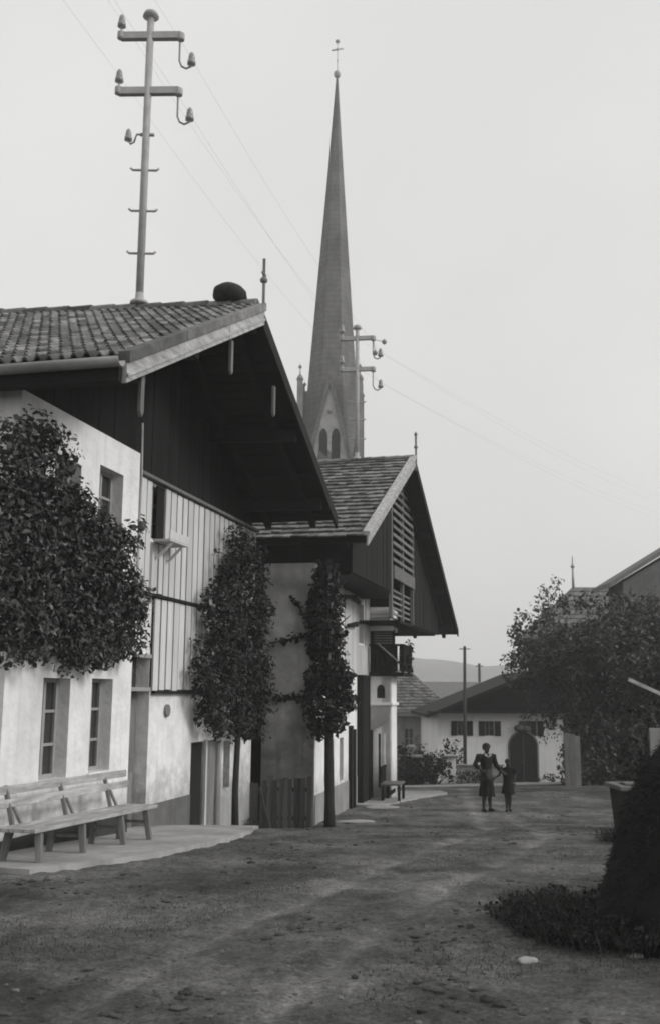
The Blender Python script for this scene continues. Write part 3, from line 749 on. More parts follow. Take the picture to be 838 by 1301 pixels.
ridge_tiles(H2R, (E2r, .0, Z2R + .0), (E2r, WB2, Z2R + .0), 22, .11).build('ridge_tile', M['shingle'], roof2, fix=False)
def r2z(u): return Z2E + (Z2R - Z2E) * (u - E2a) / (E2r - E2a) if u < E2r else Z2R + (Z2F - Z2R) * (u - E2r) / (E2b - E2r)
b = MB(H2R)
b.prism([(E2a - .03, Z2E - .22), (E2r, Z2R - .24), (E2r, Z2R - .02), (E2a - .03, Z2E - .01)], 'w', -.05, -.005)
b.prism([(E2a - .03, Z2E - .008), (E2r, Z2R - .018), (E2r, Z2R + .09), (E2a - .03, Z2E + .09)], 'w', -.08, .08)
b.build('bargeboard', M['pale_wood'], ho2, bevel=.006)
b = MB(H2R); b.prism([(E2r, Z2R - .22), (E2b + .03, Z2F - .2), (E2b + .03, Z2F + .02), (E2r, Z2R)], 'w', -.05, -.005); b.build('bargeboard', M['dark_beam'], ho2)
for u in (.7, 3.0, E2r, 9.0, 11.8, 14.0):
    b = MB(H2R); b.beam((u, .06, r2z(u) - .27), (u, 2.4, r2z(u) - .27), .17, .2); b.build('purlin', M['dark_beam'], ho2)
b = MB(H2R)
for i in range(8):
    w_ = .45 + i * 1.0
    b.beam((E2a, w_, Z2E - .2), (E2r, w_, Z2R - .2), .11, .12); b.beam((E2b, w_, Z2F - .2), (E2r, w_, Z2R - .2), .11, .12)
b.build('rafter', M['dark_beam'], ho2)
b = MB(H2R); b.beam((E2r, -.06, Z2R - .35), (E2r, -.06, Z2R + .62), .05, .05); b.lathe(H2R.W(E2r, -.06, Z2R + .3), [(.02, -.06), (.06, 0), (.02, .06)], 8); b.lathe(H2R.W(E2r, -.06, Z2R + .62), [(.02, -.03), (.05, .03), (.0, .12)], 8)
b.build('finial', M['grey_wood'], ho2)
# projecting timber loft
LW = .45
b = MB(H2R); u = .75
while u < 13.4:
    u2 = min(u + .24, 13.4); zb = 4.55 if u < 6.5 else 3.9
    if u2 > 5.28 and u < 8.42: zb = None
    if zb:
        ztop = lambda q: r2z(q) - .2
        pts = [(u + .004, zb), (u2 - .004, zb), (u2 - .004, ztop(u2)), (u + .004, ztop(u))]
        if ztop(u2) > zb + .05 and ztop(u) > zb + .05: b.prism(pts, 'w', LW + rnd.uniform(0, .015), LW + .05)
    u = u2
b.prism([(5.25, 7.47), (8.45, 7.47 - .6), (8.45, r2z(8.45) - .2), (E2r, Z2R - .2), (5.25, r2z(5.25) - .2)], 'w', LW, LW + .05)
b.box(.75, 6.6, LW + .05, 2.6, 4.5, 4.58); b.box(6.6, 13.0, LW + .05, 2.2, 3.85, 3.93)
b.wall(LW + .05, 2.6, 4.5, 5.45, .75, .8, along='w')
b.build('loft', M['dark_wood'], ho2)
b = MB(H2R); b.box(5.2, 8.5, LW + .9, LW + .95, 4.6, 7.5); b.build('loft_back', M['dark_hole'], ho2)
b = MB(H2R)
for i in range(10):
    z = 5.42 + i * .215
    zt = min(z, r2z(8.42) - .35)
    ue = 8.42 if z < 6.6 else 8.42 - (z - 6.6) * .2
    b.beam((5.3, LW - .02, z), (ue, LW - .02, z), .03, .085, up=(0, 0, 1))
b.box(5.3, 8.42, LW - .06, LW - .01, 4.92, 5.26)
b.build('loft_slats', M['slat'], ho2)
b = MB(H2R)
for i in range(5): b.box(5.5, 8.0, LW + .02, LW + .06, 4.0 + i * .15, 4.05 + i * .15)
for u in (5.25, 6.85, 8.45): b.box(u - .05, u + .05, LW - .01, LW + .08, 3.9, r2z(u) - .25)
b.build('loft_rail', M['grey_wood'], ho2)

# ------------------------------------------------------------------ CHURCH TOWER
TX, TY, TZ = .05, 80.0, -2.6
chu = thing('church_tower', 'church tower with needle spire and corner turrets rising behind the shingled roof', 'church tower', (TX, TY, TZ))
CF = Frame(TX, TY, 3)
b = MB(CF)
hb = 2.25
b.box(-hb, hb, -hb, hb, TZ, 18.2); b.build('shaft', M['stone'], chu)
for k in range(4):
    F4 = Frame(TX, TY, 3 + 90 * k + 90)                               # u across the face, w = away from the face
    b = MB(F4)
    b.prism([(-1.95, 18.0), (1.95, 18.0), (0, 26.1)], 'w', -hb - .06, -hb + .5)
    b.build('gable', M['tower_light'], chu)
    b = MB(F4)
    for s_ in (-1, 1): b.beam((s_ * 2.05, -hb - .1, 17.8), (0, -hb - .1, 26.6), .4, .3, up=(0, 0, 1))
    b.prism([(-1.9, 18.1), (1.9, 18.1), (0, 26.4)], 'w', -hb + .5, 0.2)
    b.build('gable_roof', M['spire'], chu)
    for s_ in (-.48, .48):
        b = MB(F4); pts = [(s_ - .33, 18.3), (s_ - .33, 21.6)] + [(s_ - .33 * math.cos(a), 21.6 + .75 * math.sin(a)) for a in np.linspace(.2, math.pi - .2, 7)] + [(s_ + .33, 21.6), (s_ + .33, 18.3)]
        b.prism(pts, 'w', -hb - .1, -hb - .07); b.build('belfry_window', M['dark_hole'], chu)
    b = MB(F4); b.lathe(F4.W(0, -hb - .08, 23.7), [(.0, -.18), (.16, -.1), (.16, .1), (.0, .18)], 8); b.build('gable_boss', M['stone'], chu)
    cx, cy = F4.W(-hb - .1, -hb - .1, 0)[:2]
    b = MB(); b.box(cx - .22, cx + .22, cy - .22, cy + .22, 14, 26.3); b.lathe((cx, cy, 26.3), [(.3, 0), (.22, .25), (.05, .5), (.03, .9), (.13, 1.0), (.13, 1.15), (.02, 1.25), (.0, 1.5)], 8)
    b.build('corner_turret', M['stone'], chu)
b = MB(); prof = []; SX = .30
lv = [(2.55, 17.6), (2.42, 19.5), (1.98, 26.5), (1.32, 36), (.68, 45), (.25, 51.4), (.09, 54.0)]
V = []; F = []
for i, (r, z) in enumerate(lv):
    lean = SX * max(0, (z - 20) / 34)
    for k in range(8):
        a = math.pi / 8 + k * math.pi / 4
        V.append((TX + lean + r * 1.06 * math.cos(a), TY + r * 1.06 * math.sin(a), z))
for i in range(len(lv) - 1):
    for k in range(8):
        F.append((i * 8 + k, i * 8 + (k + 1) % 8, (i + 1) * 8 + (k + 1) % 8, (i + 1) * 8 + k))
F.append(tuple(range((len(lv) - 1) * 8, len(lv) * 8))); F.append(tuple(range(7, -1, -1)))
b.add(V, F); sp = b.build('spire', M['spire'], chu)
b = MB(); b.lathe((TX + SX, TY, 54.1), [(.06, -.2), (.25, -.02), (.31, .2), (.25, .42), (.06, .55)], 12); b.build('ball', M['metal'], sp)
b = MB(); X0 = TX + SX + .02
b.tube([(X0, TY, 54.4), (X0, TY, 57.4)], .035, 6); b.tube([(X0 - .5, TY, 56.55), (X0 + .5, TY, 56.75)], .06, 6); b.lathe((X0, TY, 57.4), [(.0, -.2), (.2, -.05), (.2, .08), (.0, .25)], 8)
b.lathe((X0, TY, 56.65), [(.0, -.2), (.17, 0), (.0, .2)], 8); b.lathe((X0, TY, 55.6), [(.03, -.1), (.08, 0), (.03, .1)], 8)
b.build('spire_cross', M['metal'], sp)

# ------------------------------------------------------------------ BUILDINGS at the end of the street
ff = Frame(5.0, 48.0, 90)     # u to the right (+X), w away from the camera
bn = thing('cottage', 'low white cottage with dark broad gable roof and arched black door, closing the street', 'cottage', (7.9, 48, -1.95), ff.rotz)
wn = [(.6, 1.62, .1, .76), (1.87, 2.9, .1, .76), (3.72, 4.86, .1, .78)]
b = MB(ff); b.wall(0, 5.75, -2.5, 1.12, 0, .35, [(w0 + .3, w1 - .3, z0, z1) for w0, w1, z0, z1 in wn]); b.wall(.35, 8, -2.5, 1.12, 0, .3, along='w'); b.wall(.35, 8, -2.5, 1.12, 5.75, 5.45, along='w'); b.wall(0, 5.75, -2.5, 1.12, 8, 8.3)
b.build('plaster_wall', M['far_plaster'], bn)
for w0, w1, z0, z1 in wn:
    wo = window(bn, ff, w0 + .3, w1 - .3, z0, z1, .12, M['sash_dark'], (1, 1))
    for s0 in (w0, w1 - .3):
        s_ = MB(ff); s_.box(s0 + .01, s0 + .29, -.05, -.004, z0, z0 + .24); s_.box(s0 + .01, s0 + .29, -.05, -.004, z1 - .2, z1); s_.box(s0 + .01, s0 + .29, -.035, -.004, z0 + .24, z1 - .2)
        s_.build('shutter', M['dark_wood'], bn, bevel=.01)
ap = [(3.28, -2.2), (3.28, -.35)] + [(3.9 - .62 * math.cos(a), -.35 + .62 * math.sin(a)) for a in np.linspace(.15, math.pi - .15, 11)] + [(4.52, -.35), (4.52, -2.2)]
ap2 = [(3.2, -2.2), (3.2, -.35)] + [(3.9 - .70 * math.cos(a), -.35 + .70 * math.sin(a)) for a in np.linspace(.15, math.pi - .15, 11)] + [(4.6, -.35), (4.6, -2.2)]
b = MB(ff); b.prism(ap2, 'w', -.03, -.004); b.build('door_surround', M['grey_wood'], bn)
b = MB(ff); b.prism(ap, 'w', -.06, -.031); dd = b.build('arched_door', M['dark_wood'], bn)
b = MB(ff); b.box(3.88, 3.92, -.075, -.061, -2.1, .2); b.lathe(ff.W(3.8, -.09, -1.1), [(.0, -.03), (.03, 0), (.0, .03)], 6); b.build('door_strip', M['iron'], dd)
b = MB(ff); b.lathe(ff.W(3.7, -.2, .42), [(.0, -.12), (.2, -.08), (.25, .05), (.15, .16), (.0, .2)], 9); b.lathe(ff.W(4.02, -.2, .4), [(.0, -.12), (.2, -.08), (.22, .05), (.12, .16), (.0, .18)], 9); b.box(3.75, 4.05, -.18, -.01, .3, .75)
b.build('door_ornament', M['iron'], bn)
Fz = 1.12; AP = (4.4, 3.05)
b = MB(ff)
for s0, s1 in ((-.55, AP[0]), (AP[0], 9.2)):
    z0, z1 = (Fz - .05, AP[1]) if s0 < 0 else (AP[1], Fz - .05)
    b.prism([(s0, z0 - .16), (s1, z1 - .16), (s1, z1), (s0, z0)], 'w', -.9, 8.6)
cr = b.build('roof', M['dark_beam'], bn)
b = MB(ff); b.prism([(.02, 1.13), (8.6, 1.13), (AP[0], AP[1] - .25)], 'w', .02, .2); b.box(-.5, 8.9, -.55, .0, 1.12, 1.2)
for i in range(16): b.box(.5 + i * .5, .53 + i * .5, -.0, .02, 1.2, 1.25 + min(i, 15 - i) * .18)
b.build('gable', M['dark_wood'], bn)

gf = Frame(3.2, 58, 90)
gh = thing('house', 'grey house with hipped pale slate roof, half hidden behind the white wing', 'house', (5, 58, -2.3), gf.rotz)
b = MB(gf); b.wall(-4, 3.35, -3, .95, 0, .3, [(1.0, 1.5, -1.05, .1), (2.35, 2.85, -1.05, .1)]); b.wall(.3, 7, -3, .95, 3.35, 3.05, along='w'); b.wall(-4, 3.35, -3, .95, 7, 7.2); b.wall(.3, 7, -3, .95, -4, -3.7, along='w')
b.build('plaster_wall', M['grey_plaster'], gh)
for a0 in (1.0, 2.35):
    window(gh, gf, a0, a0 + .5, -1.05, .1, .1, M['sash'], (1, 1))
b = MB(gf); b.box(1.9, 2.08, -.12, -.002, -3, .95); b.box(2.1, 3.4, -.08, -.002, -1.75, -1.6); b.build('pilaster', M['far_plaster'], gh)
b = MB(gf)
e = [(-4.4, -.5, .9), (3.85, -.5, .9), (3.85, 7.6, .9), (-4.4, 7.6, .9)]; r_ = [(-1.8, 3.5, 3.45), (1.6, 3.5, 3.3)]
b.add(e + r_ + [(p[0], p[1], .75) for p in e], [(0, 1, 5, 4), (1, 2, 5), (2, 3, 4, 5), (3, 0, 4), (0, 1, 7, 6), (1, 2, 8, 7), (2, 3, 9, 8), (3, 0, 6, 9), (6, 7, 8, 9)])
hr = b.build('roof', M['shingle_far'], gh)
tiled_roof(gf, e[0], e[1], r_[0], r_[1], 26, 14, 'shingle', jit=.01, lift=.05).build('shingle_course', M['shingle'], hr, fix=False)

df = Frame(6.5, 70, 90)
db = thing('barn', 'distant dark roofed barn showing between the grey house and the white cottage', 'barn', (9, 70, -2.4), df.rotz)
b = MB(df); b.wall(0, 6, -3, 1.6, 0, .3, [(1, 1.8, -.5, .6), (3.8, 4.6, -.5, .6)]); b.wall(.3, 6, -3, 1.6, 0, .3, along='w'); b.wall(.3, 6, -3, 1.6, 6, 5.7, along='w'); b.wall(0, 6, -3, 1.6, 6, 6.3)
b.build('plank_wall', M['grey_wood'], db)
b = MB(df); b.prism([(-.6, 1.45), (3, 2.85), (6.6, 1.45)], 'u', 0, 0) if False else None
b.add([(-.5, -.6, 1.4), (6.5, -.6, 1.4), (6.5, 3, 2.8), (-.5, 3, 2.8), (6.5, 6.6, 1.4), (-.5, 6.6, 1.4)], [(0, 1, 2, 3), (3, 2, 4, 5), (0, 3, 5), (1, 4, 2), (0, 5, 4, 1)])
b.build('roof', M['shingle_far'], db)

# houses behind the trees on the right
rf_ = Frame(12.2, 55, 90)
rh = thing('house', 'steep roofed house with ridge finial rising behind the apple tree', 'house', (14, 55, -2.2), rf_.rotz)
b = MB(rf_); b.wall(0, 6, -3, 5.2, 0, .3, [(1.0, 1.9, 1.2, 2.6), (3.6, 4.5, 1.2, 2.6)]); b.wall(.3, 8, -3, 5.2, 0, .3, along='w'); b.wall(.3, 8, -3, 5.2, 6, 5.7, along='w'); b.wall(0, 6, -3, 5.2, 8, 8.3)
b.build('plaster_wall', M['grey_plaster'], rh)
for a0 in (1.0, 3.6): window(rh, rf_, a0, a0 + .9, 1.2, 2.6, .1, M['sash'], (1, 2))
b = MB(rf_)
e = [(-.8, -.7, 5.15), (6.8, -.7, 5.15), (6.8, 8.9, 5.15), (-.8, 8.9, 5.15)]; r_ = [(1.3, 1.4, 7.85), (6.8, 4.1, 7.85)]
r_ = [(1.25, 1.6, 7.85), (6.8, 1.6, 7.85)]
b.add(e + r_ + [(p[0], p[1], 5.0) for p in e], [(0, 1, 5, 4), (1, 2, 5), (2, 3, 4, 5), (3, 0, 4), (0, 1, 7, 6), (1, 2, 8, 7), (2, 3, 9, 8), (3, 0, 6, 9), (6, 7, 8, 9)])
hr = b.build('roof', M['shingle_far'], rh)
tiled_roof(rf_, e[0], e[1], r_[0], r_[1], 22, 10, 'shingle', jit=.01, lift=.05).build('shingle_course', M['shingle_far'], hr, fix=False)
b = MB(rf_); b.tube([(1.3, 1.6, 7.7), (1.3, 1.6, 9.0)], [.09, .05], 6); b.lathe(rf_.W(1.3, 1.6, 8.9), [(.05, 0), (.13, .1), (.05, .22), (.03, .6), (.0, .75)], 8); b.build('finial', M['metal'], rh)
b = MB(rf_); b.tube([(4.05, 1.6, 7.7), (4.05, 1.6, 8.6)], .04, 6); b.build('lightning_rod', M['metal'], rh)

bf = Frame(13.0, 48, 90)
bb = thing('house', 'big gabled house with plain grey slope, cut off by the right edge of the view', 'house', (17, 48, -1.9), bf.rotz)
b = MB(bf); b.prism([(.8, -3), (9.2, -3), (9.2, 7.2), (5, 9.7), (.8, 7.2)], 'w', 0, 2.6)
b.build('plaster_wall', M['dado'], bb)
for (a0, z0) in ((2.2, 3.5), (4.6, 3.5), (7.0, 3.5), (4.6, 6.3)):
    wo = MB(bf); wo.box(a0, a0 + .9, -.06, -.004, z0, z0 + 1.3); wo.build('window', M['sash'], bb); wo2 = MB(bf); wo2.box(a0 + .08, a0 + .42, -.07, -.061, z0 + .08, z0 + 1.22); wo2.box(a0 + .48, a0 + .82, -.07, -.061, z0 + .08, z0 + 1.22); wo2.build('pane', M['glass'], bpy.data.objects[bb.children[-1].name])
b = MB(bf)
for s0, s1, z0, z1 in ((.1, 5, 6.95, 9.95), (5, 9.9, 9.95, 6.95)): b.prism([(s0, z0), (s1, z1), (s1, z1 + .22), (s0, z0 + .22)], 'w', -.15, 3.0)
b.build('roof', M['shingle_far'], bb)

# grey plank wall beside the cottage
b = MB(Frame(7.92, 35.2, 90))
for i in range(3): b.box(i * .175, i * .175 + .172, rnd.uniform(0, .012), .06, -1.6, .66 + rnd.uniform(-.05, .05))
b.box(-.02, .54, .055, .12, -.9, -.78); b.box(-.02, .54, .055, .12, .2, .32)
tag(b.build('plank_screen', M['grey_wood'], loc=(8.2, 35.2, -1.2)), 'narrow tall grey plank screen between the white cottage and the bushes', 'fence')

# ------------------------------------------------------------------ ROOF-TOP POWER POLES and wires
def insulator(b, p, s=1.0):
    b.lathe(p, [(.0, -.02 * s), (.075 * s, 0), (.07 * s, .07 * s), (.05 * s, .08 * s), (.06 * s, .12 * s), (.045 * s, .19 * s), (.02 * s, .23 * s), (.0, .235 * s)], 10)
def pole(name, label, P, up_to, bars, arm, rad, steps, rotz):
    px_, py_, pz = P
    t_ = thing(name, label, 'power pole', P)
    ca, sa = math.cos(rotz), math.sin(rotz)
    def at(x, z): return np.array([px_ + x * ca, py_ + x * sa, z])
    b = MB(); b.tube([(px_, py_, pz - .5), (px_, py_, up_to)], [rad * 1.05, rad], 10); b.build('post', M['metal'], t_)
    b = MB(); b.lathe((px_, py_, up_to + .03), [(rad * .6, -.06), (rad * 2.3, -.02), (rad * 1.8, .06), (rad * .6, .1), (.0, .11)], 12); b.build('cap', M['metal'], t_)
    b = MB(); b.lathe((px_, py_, pz - .05), [(rad * 2.6, 0), (rad * 2.4, .05), (rad * 1.2, .1), (rad * 1.1, .2)], 12); b.build('flashing', M['metal'], t_)
    ends = []
    for z in bars:
        b = MB(); b.beam(at(-arm, z - .02), at(arm * 1.08, z + .02), rad * 1.7, rad * 2.1, world=True)
        for q in (-arm, arm * 1.06): b.lathe(at(q, z - .0), [(.0, -.09), (.07, -.06), (.07, .06), (.0, .09)], 8)
        c = b.build('crossarm', M['metal'], t_, bevel=.006)
        b = MB(); p = at(-arm, z + .17); b.tube([at(-arm, z), at(-arm, z + .18)], .014, 6); insulator(b, p, 1.0); b.build('insulator', M['china'], c)
        ends.append(p + np.array([0, 0, .12]))
        b = MB(); p = at(arm * 1.06 + .2, z - .52)
        b.tube([at(arm * 1.04, z), at(arm * 1.04, z - .46), at(arm * 1.04 + .04, z - .56), at(arm * 1.04 + .12, z - .6), at(arm * 1.06 + .19, z - .56), p], .018, 6); insulator(b, p, 1.0); b.build('insulator', M['china'], c)
        ends.append(p + np.array([0, 0, .12]))
    for i, z in enumerate(steps):
        b = MB(); b.tube([at(-.24, z + .02), at(-.2, z - .015), at(.2, z - .015), at(.24, z + .02)], .02, 6); b.build('step_iron', M['metal'], t_)
    return t_, ends, at
pw = H1.W(UR, .45, 0)
p1, ends1, at1 = pole('power_pole', 'tall grey steel power pole with two crossarms standing on the tiled roof ridge', (pw[0], pw[1], ridge_z(.45) + .08), 13.58, (13.22, 12.17), .50, .062, (10.72, 9.98, 9.22), 0.03)
b = MB(); p = at1(-.3, 11.25)
b.tube([at1(.1, 11.36), at1(-.16, 11.36), at1(-.2, 11.22), at1(-.26, 11.18), at1(-.3, 11.25)], .018, 6); insulator(b, p, .9); b.tube([at1(-.1, 11.36), at1(.14, 11.36)], .03, 6)
b.build('side_bracket', M['china'], p1)
pw2 = H2R.W(E2r, 1.56, 0)
p2, ends2, at2 = pole('power_pole', 'smaller power pole with two crossarms standing on the shingled roof ridge, before the spire', (pw2[0], pw2[1], Z2R + .08), 12.0, (11.73, 10.83), .42, .055, (9.9, 9.4, 8.85), -0.02)
def wire(a, c, sag, label, n=14):
    a = np.array(a); c = np.array(c)
    pts = [a + (c - a) * s - np.array([0, 0, 4 * sag * s * (1 - s)]) for s in np.linspace(0, 1, n)]
    b = MB(); b.tube(pts, .0013, 5)
    tag(b.build('power_line', M['iron'], loc=a), label, 'power line', 'overhead power lines')
far_l = [np.array([-7.2, 2.0, 15.0 + .2 * k]) for k in range(4)]
nm = ['upper left', 'upper right', 'lower left', 'lower right']
far_r = [np.array([21, 62, 13.4]), np.array([22.5, 62, 13.4]), np.array([21, 62, 12.4]), np.array([22.5, 62, 12.4])]
for k in range(4):
    wire(ends1[k], ends1[k] + np.array([-3.6 + .1 * k, -12.5, .9]), .12, f'wire from the near roof pole towards the viewer, off its {nm[k]} insulator')
    wire(ends1[k], ends2[k], .25, f'wire sagging between the two roof poles, off their {nm[k]} insulators')
    wire(ends2[k], far_r[k], .5, f'wire running right from the shingled roof pole, off its {nm[k]} insulator')
for i, (dx, dz, lb) in enumerate(((.75, -.1, 'upper'), (.5, -.42, 'lower'))):      # strain insulators hanging in the wires
    q = at2(dx, 11.73 + dz); b = MB(); b.lathe(q, [(.0, -.09), (.05, -.05), (.075, 0), (.05, .05), (.0, .09)], 8); b.tube([at2(.45, 11.7), q], .009, 5)
    b.build('strain_insulator', M['china'], p2)
# wooden poles at the street end
b = MB(); b.tube([(6.02, 46.5, -2.1), (6.1, 46.5, 4.1)], [.085, .065], 8); tp = thing('telegraph_pole', 'slim dark telegraph pole standing before the white cottage wall', 'telegraph pole', (6.02, 46.5, -1.9)); b.build('post', M['pole'], tp)
b = MB(); b.tube([(5.85, 46.5, 3.98), (6.35, 46.5, 3.98)], .022, 6); b.build('crossarm', M['pole'], tp)
tp = thing('telegraph_pole', 'short distant telegraph pole above the far barn roof', 'telegraph pole', (11.6, 80, -2.6)); b = MB(); b.tube([(11.6, 80, -2.8), (11.6, 80, 4.3)], [.13, .1], 8); b.build('post', M['pole'], tp); b = MB(); b.tube([(11.3, 80, 4.1), (11.9, 80, 4.1)], .04, 6); b.build('crossarm', M['pole'], tp)

# ------------------------------------------------------------------ STREET FURNITURE
def gh_(x, y): return float(gz_at(x, y))
# long bench with back before the bay
bx0, bx1 = -2.35, .72
def bz(u): return .655 - .022 * (u - bx0)        # seat follows the slight fall of the street
be = thing('bench', 'long bleached plank bench with back rails and splayed legs under the bay windows', 'bench', H1.W(-.8, -.95, .22), H1.rotz)
b = MB(H1)
for i in range(3):
    w0 = -1.17 + i * .15
    b.beam((bx0, w0 + .07, bz(bx0) - .02), (bx1, w0 + .07, bz(bx1) - .02), .142, .04)
b.build('seat', M['bench_wood'], be, bevel=.006)
b = MB(H1)
for (h, wo) in ((.33, -.62), (.2, -.66)): b.beam((bx0 + .1, wo, bz(bx0) + h), (bx1 + .2, wo, bz(bx1) + h + .03), .03, .085)
b.build('back_rail', M['bench_wood'], be, bevel=.006)
for u in (-2.0, -.85, .3):
    b = MB(H1); b.beam((u, -.72, bz(u) - .03), (u + .02, -.6, bz(u) + .38), .07, .04, up=(1, 0, 0)); b.beam((u + .15, -.74, bz(u) - .03), (u + .1, -.64, bz(u) + .2), .05, .03, up=(1, 0, 0)); b.build('back_post', M['grey_wood'], be, bevel=.005)
for u, sp in ((-2.15, -.05), (-1.22, -.03), (-.25, .03), (.5, .04)):
    for w0, dw in ((-1.1, -.05), (-.78, .05)):
        p = H1.W(u + sp, w0 + dw, 0); zg = gh_(p[0], p[1]) + .035
        b = MB(H1); b.beam((u, w0, bz(u) - .04), (u + sp, w0 + dw, zg), .105, .07, up=(1, 0, 0), taper=.8); b.build('leg', M['grey_wood'], be, bevel=.005)
for u, z in ((-.25, .42), (.5, .4), (-1.22, .45)): b = MB(H1); b.beam((u, -1.1, z), (u, -.78, z), .05, .03); b.build('stretcher', M['grey_wood'], be)
b = MB(H1); b.beam((-2.9, -.92, .2), (-2.2, -.92, .2), .16, .14) if False else None
# small bench at the white wing
wf = Frame(*H2.W(6.3, -1.15, 0)[:2], 11.3)
sb = thing('bench', 'small dark bench with pale seat and slatted back beside the white wing', 'bench', (*H2.W(6.6, -.75, 0)[:2], gh_(*H2.W(6.6, -.75, 0)[:2])), H2.rotz)
zg = sb.location.z
b = MB(H2); b.box(6.0, 7.0, -1.0, -.5, zg + .44, zg + .49); b.build('seat', M['slat'], sb, bevel=.01)
b = MB(H2)
for i in range(4): b.box(6.05 + i * .24, 6.18 + i * .24, -.5, -.46, zg + .5, zg + .92)
b.box(6.0, 7.0, -.5, -.465, zg + .84, zg + .9); b.build('backrest', M['dark_wood'], sb, bevel=.008)
for u in (6.05, 6.95):
    for w0 in (-.96, -.53): b = MB(H2); b.beam((u, w0, zg + .44), (u, w0, zg - .03), .07, .07); b.build('leg', M['dark_wood'], sb)
b = MB(H2); b.box(6.05, 6.95, -.75, -.72, zg + .2, zg + .3); b.build('stretcher', M['dark_wood'], sb)

# plank fence closing the gap between the two farmhouses
fe = thing('plank_fence', 'tall dark weathered plank fence closing the gap between the two farmhouses', 'fence', (-.95, 20.75, -.75))
b = MB(); x = -1.56
k = 0
while x < -.34:
    wd = rnd.uniform(.07, .14); y = 20.95 + (x + 1.5) * -.12 + rnd.uniform(-.015, .015); zt = .33 + rnd.uniform(-.05, .05) - .1 * (x < -1.3); ln = rnd.uniform(-.02, .02)
    b.add([(x, y, -.95), (x + wd, y, -.95), (x + wd + ln, y, zt), (x + ln, y, zt), (x, y + .022, -.95), (x + wd, y + .022, -.95), (x + wd + ln, y + .022, zt), (x + ln, y + .022, zt)], [(0, 1, 2, 3), (7, 6, 5, 4), (0, 4, 5, 1), (1, 5, 6, 2), (2, 6, 7, 3), (3, 7, 4, 0)]); x += wd + .012
b.build('planks', M['fence_wood'], fe)
b = MB(); b.beam((-1.6, 21.06, -.45), (-.35, 20.91, -.45), .05, .07); b.build('rail', M['dark_beam'], fe); b = MB(); b.beam((-1.6, 21.06, .1), (-.35, 20.91, .1), .05, .07); b.build('rail', M['dark_beam'], fe)
b = MB(); b.beam((-1.05, 20.74, -.95), (-1.35, 20.84, .15), .025, .05); b.build('brace', M['fence_wood'], fe)

# gate pillar, low wall, urn
gp = thing('gate_pillar', 'short white gate pillar with flat cap left of the cottage', 'pillar', (5.0, 44, g(5.0, 44)))
b = MB(); b.box(4.72, 5.3, 43.8, 44.3, -2.1, -.62); b.build('shaft', M['far_plaster'], gp, bevel=.02)
b = MB(); b.box(4.62, 5.4, 43.7, 44.4, -.62, -.54); b.build('cap', M['grey_plaster'], gp, bevel=.02)
b = MB(); b.box(5.4, 7.3, 44.0, 44.25, -2.1, -.98); b.box(5.38, 7.35, 43.95, 44.3, -.98, -.92)
tag(b.build('garden_wall', M['grey_plaster'], loc=(6.2, 44.1, -1.7), bevel=.015), 'low grey garden wall running from the gate pillar towards the cottage door', 'wall')
ur = thing('garden_urn', 'pale stone urn on a broad capped pedestal among the dark bushes', 'urn', (3.3, 42, g(3.3, 42)))
b = MB(); b.box(3.05, 3.55, 41.75, 42.25, -1.8, -.52); b.build('pedestal', M['trough_dark'], ur, bevel=.02); b = MB(); b.box(2.85, 3.75, 41.6, 42.4, -.52, -.44); b.build('cap', M['grey_plaster'], ur, bevel=.015)
b = MB(); b.lathe((3.3, 42, -.44), [(.14, 0), (.07, .08), (.18, .2), (.2, .32), (.14, .4), (.0, .41)], 12); b.build('vase', M['grey_plaster'], ur)

# trough and lean-to on the right
tr = thing('water_trough', 'mossy stone water trough with a pale rim beside the dark mound', 'trough', (5.0, 17, g(5, 17)))
zt = g(5, 17)
b = MB(); b.add([(4.72, 16.75, zt - .1), (5.35, 16.75, zt - .1), (5.35, 17.5, zt - .1), (4.72, 17.5, zt - .1), (4.66, 16.7, .5), (5.4, 16.7, .5), (5.4, 17.55, .5), (4.66, 17.55, .5)], [(0, 3, 2, 1), (4, 5, 6, 7), (0, 1, 5, 4), (1, 2, 6, 5), (2, 3, 7, 6), (3, 0, 4, 7)]); b.build('basin', M['trough_dark'], tr, bevel=.03)
b = MB(); b.box(4.6, 5.46, 16.64, 16.8, .5, .57); b.box(4.6, 5.46, 17.45, 17.6, .5, .57); b.box(4.6, 4.74, 16.8, 17.45, .5, .57); b.box(5.32, 5.46, 16.8, 17.45, .5, .57); b.box(4.78, 5.28, 17.0, 17.3, .55, .6); b.build('rim', M['trough'], tr, bevel=.015)
sh = thing('pole_frame', 'grey post carrying a pale sloping pole, standing behind the water trough at the right edge', 'pole frame', (6.4, 18.6, g(6.4, 18.6)))
b = MB(); b.box(5.68, 5.9, 18.5, 18.56, g(6, 18) - .2, 1.42); b.build('door_post', M['grey_plaster'], sh, bevel=.006)
b = MB(); b.box(5.905, 5.95, 18.47, 18.6, g(6, 18) - .2, 1.44); b.build('jamb', M['slat'], sh, bevel=.006)
b = MB(); b.beam((5.2, 18.0, 2.26), (7.4, 18.0, 1.27), .06, .06); b.build('sloping_pole', M['pale_wood'], sh)
b = MB(); b.beam((5.8, 18.3, -.6), (5.85, 18.02, 1.97), .08, .08, world=True); b.build('pole_prop', M['dark_beam'], sh); b = MB(); b.box(7.3, 7.4, 18.0, 18.1, -.6, 1.32); b.build('pole_prop', M['dark_beam'], sh)

